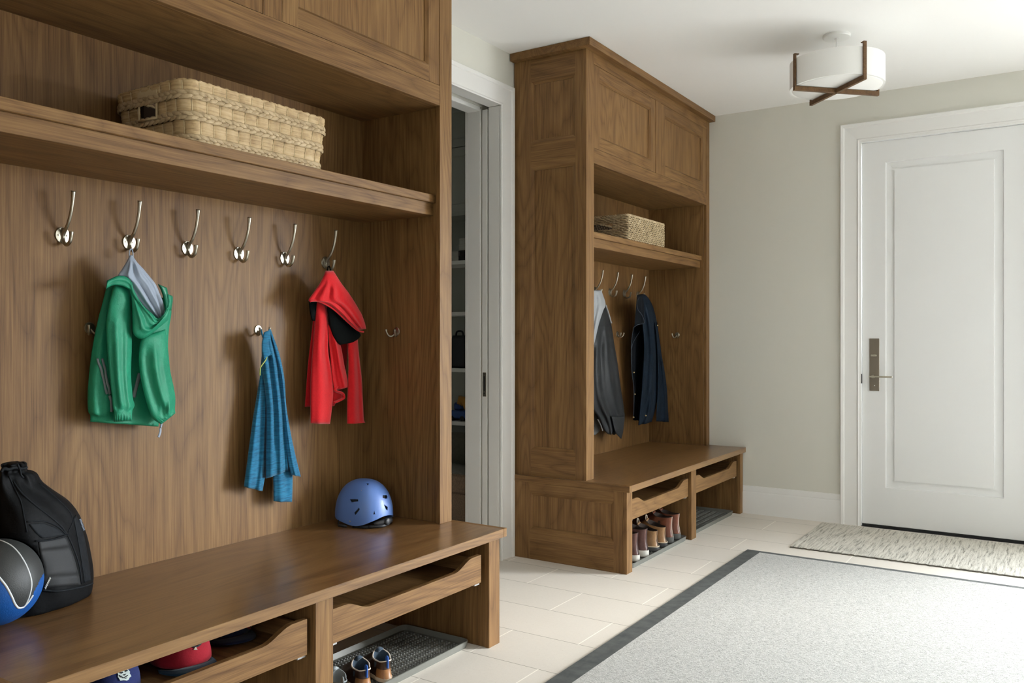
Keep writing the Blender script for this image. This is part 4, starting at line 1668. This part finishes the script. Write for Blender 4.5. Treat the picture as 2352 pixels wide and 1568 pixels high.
tray('grey rubber boot tray holding the tan child shoes in near locker', -2.262, -1.925, 1.885, 2.652, 24, 46)
tray('grey rubber boot tray under the six brown ankle boots', -2.212, -1.872, 3.995, 4.757, 18, 34)
tray('empty grey rubber boot tray in the far corner bay', -2.225, -1.885, 4.862, 5.628, 20, 38)


# ------------------------------------------------------------------ shoes
def shoe(name, label, cat, heel, yaw, Ls, Wd, Hh, Hf, upper, sole, lining, solez=.022, welt=None, group=None, tab=None, seam=None, kind='boot', binding=None, back=None):
    """heel at origin, toe along +x of its own frame"""
    T = thing(name, label, cat, heel, group)
    T.rotation_euler = (0, 0, yaw)
    o = Vector(heel)

    def outline(x0, x1, wd, n=40, waist=.80):
        pts = []
        for k in range(n):
            a = 2 * PI * k / n
            c, s = math.cos(a), math.sin(a)
            x = (x0 + x1) / 2 + (x1 - x0) / 2 * (abs(c) ** .85) * (1 if c > 0 else -1)
            t = (x - x0) / (x1 - x0)
            w = wd / 2 * (abs(s) ** .72) * (1 if s > 0 else -1)
            w *= .78 + .24 * math.exp(-((t - .68) / .24) ** 2) - .05 * math.exp(-((t - .36) / .14) ** 2)
            pts.append((x, w))
        return pts
    # built in the thing's own frame, parts carry no offset
    def bld(mb, nm, m, par, sm=True, keep=False):
        bmesh.ops.translate(mb.bm, vec=org(par), verts=mb.bm.verts)
        return mb.build(nm, m, par, sm)
    mb = MB()
    e = .004
    mb.loft([[(x, y, z) for x, y in outline(-e + g, Ls + e - g, Wd + 2 * e - 2 * g)] for z, g in ((0, .003), (.002, 0), (solez - .002, .000), (solez, .002))])
    sl = bld(mb, 'sole', sole, T, .7)
    if welt:
        mb = MB()
        mb.tube([(x, y, solez + .001) for x, y in outline(-.003, Ls + .003, Wd + .006) + outline(-.003, Ls + .003, Wd + .006)[:1]], .0032, 6)
        for k, (x, y) in enumerate(outline(-.004, Ls + .004, Wd + .008, 90)):
            mb.ball((x, y, solez + .003), .0019, n=3)
        bld(mb, 'welt', welt, sl, True)
    # upper
    rings = []
    N = 16
    for i in range(N + 1):
        t = i / N
        q = t * t * (3 - 2 * t)
        xf = Ls - .003 - (Ls * .50) * max(0, (t - .28) / .72) ** .85 - .012 * t
        if t < .28:
            xf = Ls - .003 - .06 * Ls * (t / .28) ** 2
        x0 = -.002 + .010 * math.sin(PI * min(1, t * 1.0)) * .6 + .006 * t
        wd = Wd * (1 - .22 * q)
        ring = []
        for x, y in outline(x0, xf, wd, 44):
            tt = (x - x0) / (xf - x0)
            hz = Hh * (1 - tt) + Hf * tt
            dipc = -.16 * Hh * math.sin(PI * tt) * q if kind != 'boot' else -.07 * Hh * math.sin(PI * tt) * q
            ring.append((x, y, solez - .002 + (hz - solez + dipc) * t))
        rings.append(ring)
    top = rings[-1]
    mb = MB()
    mb.loft(rings, True, True, False)
    c = Vector((sum(p[0] for p in top) / len(top), 0, 0))
    lin = []
    for sc_, dz in ((.965, .0015), (.90, -.002), (.86, -.5), (.80, -.86)):
        lin.append([(c.x + (p[0] - c.x) * sc_, p[1] * sc_, p[2] + (dz if abs(dz) < .01 else dz * (p[2] - solez))) for p in top])
    vs0 = [list(r) for r in lin]
    mb2 = MB()
    mb2.loft([top, lin[0]], True, False, False)
    mb2.loft(lin, True, False, True)
    up = bld(mb, 'upper', upper, T, True)
    bld(mb2, 'lining', lining, up, True)
    if back:
        mb = MB()
        rr = []
        for r in rings[:int(N * .62)]:
            sel = sorted([p for p in r if p[0] < Ls * .24], key=lambda p: p[1])
            rr.append(sel)
        m = min(len(s) for s in rr)
        rr = [s[(len(s) - m) // 2:(len(s) - m) // 2 + m] for s in rr]
        mb.loft([[(p[0] - .0018, p[1] * 1.02, p[2]) for p in s] for s in rr], False)
        bld(mb, 'heel_counter', back, up, True)
    if binding:
        mb = MB(); mb.tube(top + top[:1], .0024, 6); bld(mb, 'topline_binding', binding, up, True)
    if seam:
        mb = MB()
        for yy in (-.0045, .0045):
            pts = []
            for r in rings:
                s = [p for p in r if p[0] < c.x]
                p = min(s, key=lambda p: abs(p[1] - yy))
                pts.append((p[0] - .0006, yy, p[2]))
            mb.tube(pts, .0013, 5)
        bld(mb, 'heel_seam', seam, up, True)
    if tab:
        mb = MB()
        pf_ = max(top, key=lambda p: p[0])
        if kind == 'boot':
            mb.tube(densify([(pf_[0] - .004, -.011, pf_[2] - .006), (pf_[0] - .002, -.010, pf_[2] + .016), (pf_[0], 0, pf_[2] + .026), (pf_[0] - .002, .010, pf_[2] + .016), (pf_[0] - .004, .011, pf_[2] - .006)], 4), .0026, 6, 1.4)
        else:
            pr_ = min(top, key=lambda p: p[0])
            mb.tube(densify([(pr_[0] - .003, 0, pr_[2] - .022), (pr_[0] - .005, 0, pr_[2] - .004), (pr_[0] - .004, 0, pr_[2] + .012), (pr_[0] + .004, 0, pr_[2] + .010), (pr_[0] + .005, 0, pr_[2] - .008)], 4), .0034, 8, 1.8)
        bld(mb, 'pull_tab', tab, up, True)
    # tongue and laces on the instep
    mb = MB()
    pf_ = max(top, key=lambda p: p[0])
    g = []
    for i in range(8):
        t = i / 7
        xx = pf_[0] - .012 + t * Ls * .30
        zz = pf_[2] + .008 - t * (pf_[2] + .008 - solez - (Hf - solez) * .30)
        ww = Wd * (.20 + .06 * t)
        g.append([(xx, -ww, zz - .006), (xx + .002, -ww * .5, zz), (xx + .003, 0, zz + .002), (xx + .002, ww * .5, zz), (xx, ww, zz - .006), (xx - .004, 0, zz - .008)])
    mb.loft(g)
    tg = bld(mb, 'tongue', upper if not binding else lining, up, True)
    mb = MB()
    for i in range(1, 6):
        a = Vector(g[i][0]); b = Vector(g[i][4]); m_ = Vector(g[i][2])
        mb.tube([a + Vector((0, 0, .002)), m_ + Vector((.001, 0, .003)), b + Vector((0, 0, .002))], .0018, 6)
    bld(mb, 'laces', M['shoe_in'] if not binding else binding, up, True)
    return T


TZ = .0125
boots = [(4.118, 'maroon', 'maroon leather ankle boot with white sole, first in the row beside the bench post'), (4.235, 'maroon', 'maroon leather ankle boot with white sole standing next to the tan boots'),
         (4.375, 'tan', 'tan moc-toe leather boot next to the maroon pair'), (4.490, 'tan', 'tan moc-toe leather boot next to the shiny brown pair'),
         (4.596, 'brown', 'shiny brown leather boot beside the tan pair'), (4.702, 'brown', 'shiny brown leather boot at the far end of the boot row')]
for y, k, lab in boots:
    if k == 'maroon':
        shoe('ankle_boot', lab, 'boot', (-1.895, y, TZ), PI, .255, .095, .150, .165, M['lea_maroon'], M['sole_white'], M['shoe_in'], .034, None, 'boots on the far tray', M['welt'], M['dark_plastic'], binding=None)
    elif k == 'tan':
        shoe('ankle_boot', lab, 'boot', (-1.895, y, TZ), PI, .28, .104, .112, .142, M['lea_tan'], M['sole_dark'], M['shoe_in'], .024, M['welt'], 'boots on the far tray', M['welt'], M['dark_plastic'])
    else:
        shoe('ankle_boot', lab, 'boot', (-1.900, y, TZ), PI, .28, .100, .150, .165, M['lea_brown'], M['sole_grey'], M['shoe_in'], .034, None, 'boots on the far tray', M['welt'], M['trim_white'])
kid = [((-1.943, 2.192, TZ), math.radians(155), 'tan child shoe with blue heel loop on the open side of the tray', M['lea_kid_dark'], M['lea_kid'], M['shoe_in_blue'], M['blue_tab'], M['trim_white'], M['welt']),
       ((-1.948, 2.094, TZ), math.radians(155), 'tan child shoe with blue heel loop beside the grey sneaker', M['lea_kid_dark'], M['lea_kid'], M['shoe_in_blue'], M['blue_tab'], M['trim_white'], M['welt'])]
for h, a, lab, up, bk_, ln, tb, bd, so in kid:
    shoe('child_shoe', lab, 'shoe', h, a, .196, .078, .074, .092, up, so, ln, .014, None, 'child shoes on the near tray', tb, None, 'low', bd, bk_)
shoe('child_sneaker', 'dark grey mesh child sneaker half hidden by the bench post', 'shoe', (-1.956, 1.992, TZ), math.radians(157), .196, .078, .066, .086, M['sneaker'], M['sole_white'], M['sneaker_light'], .018, None,
     None, M['sneaker_light'], None, 'low', M['sneaker_light'])

# ------------------------------------------------------------------ rugs
RX0, RX1, RY0, RY1 = -1.497, 1.45, .9, 4.700
T = thing('area_rug', 'pale grey wool rug with dark grey border on the tiled floor', 'rug', (0, 2.8, 0))
mb = MB(); mb.box(RX0 + .082, RX1 - .082, RY0 + .05, RY1 - .048, .0008, .0125, .001); mb.build('pile_field', M['rug'], T)
mb = MB()
o = [(RX0, RY0), (RX1, RY0), (RX1, RY1), (RX0, RY1)]
i_ = [(RX0 + .083, RY0 + .05), (RX1 - .083, RY0 + .05), (RX1 - .083, RY1 - .048), (RX0 + .083, RY1 - .048)]
for k in range(4):
    k2 = (k + 1) % 4
    a, b, c_, d = o[k], o[k2], i_[k2], i_[k]
    g = .0008
    mb.loft([[(*a, .0005), (*b, .0005), (*c_, .0005), (*d, .0005)], [(a[0], a[1], .0085), (b[0], b[1], .0085), (c_[0], c_[1], .0125), (d[0], d[1], .0125)]])
mb.build('border', M['border'], T)

T = thing('door_mat', 'flat-woven streaked beige mat in front of the white door', 'mat', (-.6, 5.28, 0))
mb = MB()
N = 90
rows = []
rnd = random.Random(3)
for k in range(N + 1):
    x = -1.318 + 1.5 * k / N
    e = .003 * math.sin(k * 1.7) + .002 * rnd.random()
    rows.append([(x, 4.905 + e, .0006), (x, 4.903 + e, .006), (x, 4.912, .0085 + .0006 * math.sin(k * 2.3)), (x, 5.15, .0085), (x, 5.66, .0085), (x, 5.668, .006), (x, 5.668, .0006)])
mb.loft(rows)
mb.build('woven_field', M['mat'], T)
mb = MB()
mb.tube([(-1.318 + 1.5 * k / N, 4.9045 + .003 * math.sin(k * 1.7), .0040 + .0012 * math.sin(k * 2.9)) for k in range(N + 1)], .0036, 6)
mb.build('edge_binding', simple('mat_edge', (.13, .12, .10), .9), T, True)

# ------------------------------------------------------------------ ceiling light
lc = Vector((-.987, 4.548, 0))
T = thing('ceiling_light', 'white drum ceiling light with crossed walnut bars', 'ceiling light', (lc.x, lc.y, ZC))
mb = MB(); mb.lathe((lc.x, lc.y, ZC), [(.067, 0), (.067, -.010), (.064, -.014), (.060, -.015), (.001, -.016)], 48); mb.build('canopy', M['white_plastic'], T, .6)
mb = MB(); mb.lathe((lc.x, lc.y, ZC), [(.010, -.014), (.010, -.022), (.0035, -.024), (.0035, -.145), (.002, -.146)], 20); mb.build('stem', M['white_plastic'], T, .6)
rs, zt, zb2 = .229, 2.610, 2.474
mb = MB(); mb.lathe((lc.x, lc.y, 0), [(rs - .003, zb2), (rs, zb2), (rs, zt), (rs - .003, zt), (.004, zt - .002)], 96)
mb.build('drum_shade', M['linen'], T, .6)
mb = MB(); mb.lathe((lc.x, lc.y, 0), [(rs - .012, zb2 + .01), (rs - .012, zb2 - .0005), (rs - .016, zb2 - .003), (.002, zb2 - .003)], 96); mb.build('diffuser', M['linen'], T, .6)
for q, (a, zc) in enumerate(((math.radians(45), 2.452), (math.radians(-45), 2.452))):
    R = Matrix.Rotation(a, 4, 'Z')
    R.translation = (lc.x, lc.y, 0)
    mb = MB()
    hw, hh = .0085, .0125
    mb.box(-rs - .012, rs + .012, -hw, hw, zc - .006, zc + .0165, .001)
    bmesh.ops.transform(mb.bm, matrix=R, verts=mb.bm.verts)
    bar = mb.build('cross_bar', M['wood_lamp'], T)
    for sg in (-1, 1):
        if (q == 0 and sg > 0) or (q == 1 and sg > 0):
            pass
        mb = MB()
        mb.box(sg * (rs + .002), sg * (rs + .012), -hw, hw, zc + .0165, zt + .018, .001)
        mb.box(sg * (rs - .014), sg * (rs + .012), -hw, hw, zt + .018, zt + .023, .001)
        bmesh.ops.transform(mb.bm, matrix=R, verts=mb.bm.verts)
        mb.build('upright', M['wood_lamp'], bar)

# ------------------------------------------------------------------ closet contents
YS, YBN = 4.36, 4.0


def WY(u, v, y):
    r = ray(u, v)
    return CAM + r * (y / r.y)


T = thing('built_in_shelving', 'grey built-in shelving inside the closet beyond the doorway', 'shelving', (-3.4, YS + .12, 0))
SXA, SXB = -4.2, -2.79
mb = MB(); mb.box(SXA, SXB, YS + .225, YS + .24, .0, 2.70, 0); mb.build('back_panel', M['closet'], T)
for x in (SXA, SXB - .02):
    mb = MB(); mb.box(x, x + .02, YS, YS + .225, .0, 2.70, .001); mb.build('side_panel', M['closet'], T)
for z in (.645, .987, 1.349, 1.678, 1.989):
    mb = MB(); mb.box(SXA + .02, SXB - .02, YS, YS + .225, z - .012, z + .012, .001); mb.build('shelf', M['trim'] if z < 1.7 else M['closet'], T)
for za, zb_ in ((2.002, 2.415), (2.42, 2.70)):
    mb = MB(); framed(mb, SXA + .02, SXB - .02, za, zb_, [(SXA + .1, SXB - .1, za + .05, zb_ - .05)], lambda u, v, n: (u, YS + .002 - n, v), .008, .006); mb.build('cabinet_door', [M['closet'], M['closet']], T)
T = thing('padded_bench', 'taupe linen bench with a grey seat pad inside the closet', 'bench', (-3.4, YBN + .17, 0))
mb = MB(); mb.box(-4.1, -2.80, YBN + .012, YS - .003, 0, .275, .004); mb.build('bench_box', M['bench_linen'], T)
mb = MB(); mb.box(-4.1, -2.80, YBN, YS - .003, .277, .388, .010); mb.build('seat_pad', M['bench_linen'], T)
mb = MB(); mb.box(-4.09, -2.805, YBN + .012, YS - .004, .3885, .396, .002); mb.build('throw_cover', M['seatpad'], T)


def closet_box(name, label, cat, u0, v0, u1, v1, m, lidm=None, group=None, y=YS + .02, zbase=None):
    a, b = WY(u0, v1, y), WY(u1, v0, y)
    z0_ = a.z if zbase is None else zbase
    T = thing(name, label, cat, ((a.x + b.x) / 2, y + .08, z0_), group)
    mb = MB(); mb.box(a.x, b.x, y, y + .16, z0_ + .0004, z0_ + (b.z - a.z) * .72, .001); mb.build('box_body', m, T)
    mb = MB(); mb.box(a.x - .001, b.x + .001, y - .001, y + .161, z0_ + (b.z - a.z) * .72 + .0003, z0_ + (b.z - a.z), .001); mb.build('lid', lidm or m, T)
    return z0_ + (b.z - a.z)


zs = 1.6905
g = 'small boxes on the closet shelf'
zt_ = closet_box('storage_box', 'white box at the bottom of the two-box stack beside the doorway', 'box', 1034, 588, 1052, 601, M['box_card'], None, g, zbase=zs)
closet_box('storage_box', 'white box on top of the two-box stack beside the doorway', 'box', 1034, 576, 1052, 588, M['box_card'], None, g, zbase=zt_ + .0005)
zt_ = closet_box('storage_box', 'black box at the bottom of the tall closet box stack', 'box', 1054, 587, 1070, 600, M['box_dark'], None, g, zbase=zs)
zt_ = closet_box('storage_box', 'second box up, black, in the tall closet box stack', 'box', 1055, 575, 1069, 587, M['box_dark'], None, g, zbase=zt_ + .0005)
zt_ = closet_box('storage_box', 'second box from the top, pale, in the tall closet box stack', 'box', 1054.5, 558, 1076, 574, M['box_card'], None, g, zbase=zt_ + .0005)
closet_box('storage_box', 'topmost pale box of the tall closet box stack', 'box', 1055, 543, 1076, 558, M['box_card'], None, g, zbase=zt_ + .0005)

p = WY(1060, 946, YS + .07)
T = thing('toy_truck', 'blue and orange toy on the lowest closet shelf', 'toy', (p.x, p.y, .6575))
mb = MB(); mb.box(p.x - .075, p.x + .06, p.y - .04, p.y + .04, .672, .725, .008); mb.box(p.x - .045, p.x + .01, p.y - .035, p.y + .035, .725, .775, .012); mb.build('chassis', M['toy_blue'], T)
mb = MB(); mb.tube([(p.x - .02, p.y - .01, .735), (p.x + .01, p.y - .012, .80), (p.x + .045, p.y - .015, .79), (p.x + .06, p.y - .02, .74)], [.018, .026, .03, .022], 10); mb.build('digger_arm', M['toy_orange'], T, True)
for dx in (-.05, .035):
    mb = MB(); mb.lathe((p.x + dx, p.y - .045, .6745), [(.002, 0), (.0165, 0), (.0165, .09), (.002, .09)], 20, 'y'); mb.build('wheel', M['black'], T, .6)

p = WY(1062, 806, YS + .09)
T = thing('storage_bag', 'black soft bag standing on the closet shelf above the toy', 'bag', (p.x, p.y, .9995))
mb = MB()
rings = []
for t in range(9):
    q = t / 8
    k = 1 - .25 * q ** 3
    rings.append([Vector((v_.x + p.x, v_.y + p.y, 1.0 + .21 * q)) for v_ in [w_ * k for w_ in rrect(-.07, .07, -.07, .07, .03)]])
mb.loft(rings); mb.build('bag_body', M['dark_bag'], T, True)
mb = MB(); mb.tube(densify([(p.x - .03, p.y - .03, 1.205), (p.x - .02, p.y - .03, 1.235), (p.x + .02, p.y - .03, 1.235), (p.x + .03, p.y - .03, 1.205)], 5), .006, 8); mb.build('handle', M['dark_bag'], T, True)

for nm, lab, u, dx, m in (('cushion', 'olive grey cushion leaning upright on the closet bench', 1066, .13, 'cushion'), ):
    p = WY(u, 1025, YBN + .26)
    T = thing(nm, lab, 'cushion', (p.x, p.y, .3965))
    mb = MB()
    rings = []
    for i in range(13):
        a = -1 + 2 * i / 12
        th = .05 * (1 - abs(a) ** 3) + .004
        rings.append([Vector((p.x + dx * a, p.y + .03 + th * math.cos(b) * .9, .5 + .103 * (1 - .06 * a * a) * (abs(math.sin(b)) ** .55) * (1 if math.sin(b) > 0 else -1))) for b in [2 * PI * k / 28 for k in range(28)]])
    mb.loft(rings); mb.build('cover', M[m], T, True)

# ------------------------------------------------------------------ light
wd = bpy.data.worlds.new('daylight')
bpy.context.scene.world = wd
wd.use_nodes = True
bg = wd.node_tree.nodes['Background']
wl = wd.node_tree.links
tcw = wd.node_tree.nodes.new('ShaderNodeTexCoord')
spw = wd.node_tree.nodes.new('ShaderNodeSeparateXYZ')
rpw = wd.node_tree.nodes.new('ShaderNodeValToRGB')
wl.new(tcw.outputs['Generated'], spw.inputs[0])
mrw = wd.node_tree.nodes.new('ShaderNodeMapRange')
mrw.inputs['From Min'].default_value = -1
wl.new(spw.outputs[2], mrw.inputs['Value'])
wl.new(mrw.outputs[0], rpw.inputs[0])
ew = rpw.color_ramp.elements
ew[0].position, ew[0].color = .485, (.22, .225, .225, 1)      # ground outside
ew[1].position, ew[1].color = .515, (.875, .94, 1.0, 1)     # overcast sky
wl.new(rpw.outputs[0], bg.inputs['Color'])
bg.inputs['Strength'].default_value = 56.0


def portal(name, loc, rot, sx, sy):
    la = bpy.data.lights.new(name, 'AREA')
    la.shape = 'RECTANGLE'
    la.size, la.size_y = sx, sy
    la.cycles.is_portal = True
    o = bpy.data.objects.new(name, la)
    C.objects.link(o)
    o.location = loc
    o.rotation_euler = rot
    return o


portal('added_fill_window_portal', ((VX0 + VX1) / 2, YF - .10, (VZ0 + VZ1) / 2), (math.radians(90), 0, 0), VX1 - VX0, VZ1 - VZ0)
portal('window_daylight_portal', ((WX0 + WX1) / 2, YB + .10, (WZ0 + WZ1) / 2), (math.radians(-90), 0, 0), WX1 - WX0, WZ1 - WZ0)

# hazy low sun through the back-wall glazing
sl_ = bpy.data.lights.new('hazy_sun', 'SUN')
sl_.energy = 4.8
sl_.angle = math.radians(18)
sl_.color = (1.0, .95, .87)
so_ = bpy.data.objects.new('hazy_sun', sl_)
C.objects.link(so_)
so_.location = (6, 10, 4)
sd_ = Vector((-.80, -.60, -.37))
so_.rotation_euler = sd_.to_track_quat('-Z', 'Y').to_euler()

# ------------------------------------------------------------------ camera
cd = bpy.data.cameras.new('camera')
cd.sensor_width = 36
cd.lens = F / 2352 * 36
cd.shift_y = -(784 - HY) / 2352
cd.clip_start = .05
cam = bpy.data.objects.new('camera', cd)
C.objects.link(cam)
cam.location = CAM
cam.rotation_euler = (PI / 2, 0, TH)
sc = bpy.context.scene
sc.camera = cam
sc.view_settings.view_transform = 'Standard'
sc.view_settings.look = 'None'
sc.view_settings.gamma = 1
sc.view_settings.use_curve_mapping = False
sc.view_settings.exposure = 0.1
sc.cycles.use_denoising = True
sc.cycles.max_bounces = 12
sc.cycles.diffuse_bounces = 8
sc.cycles.glossy_bounces = 4
sc.cycles.transparent_max_bounces = 8
sc.cycles.sample_clamp_indirect = 6
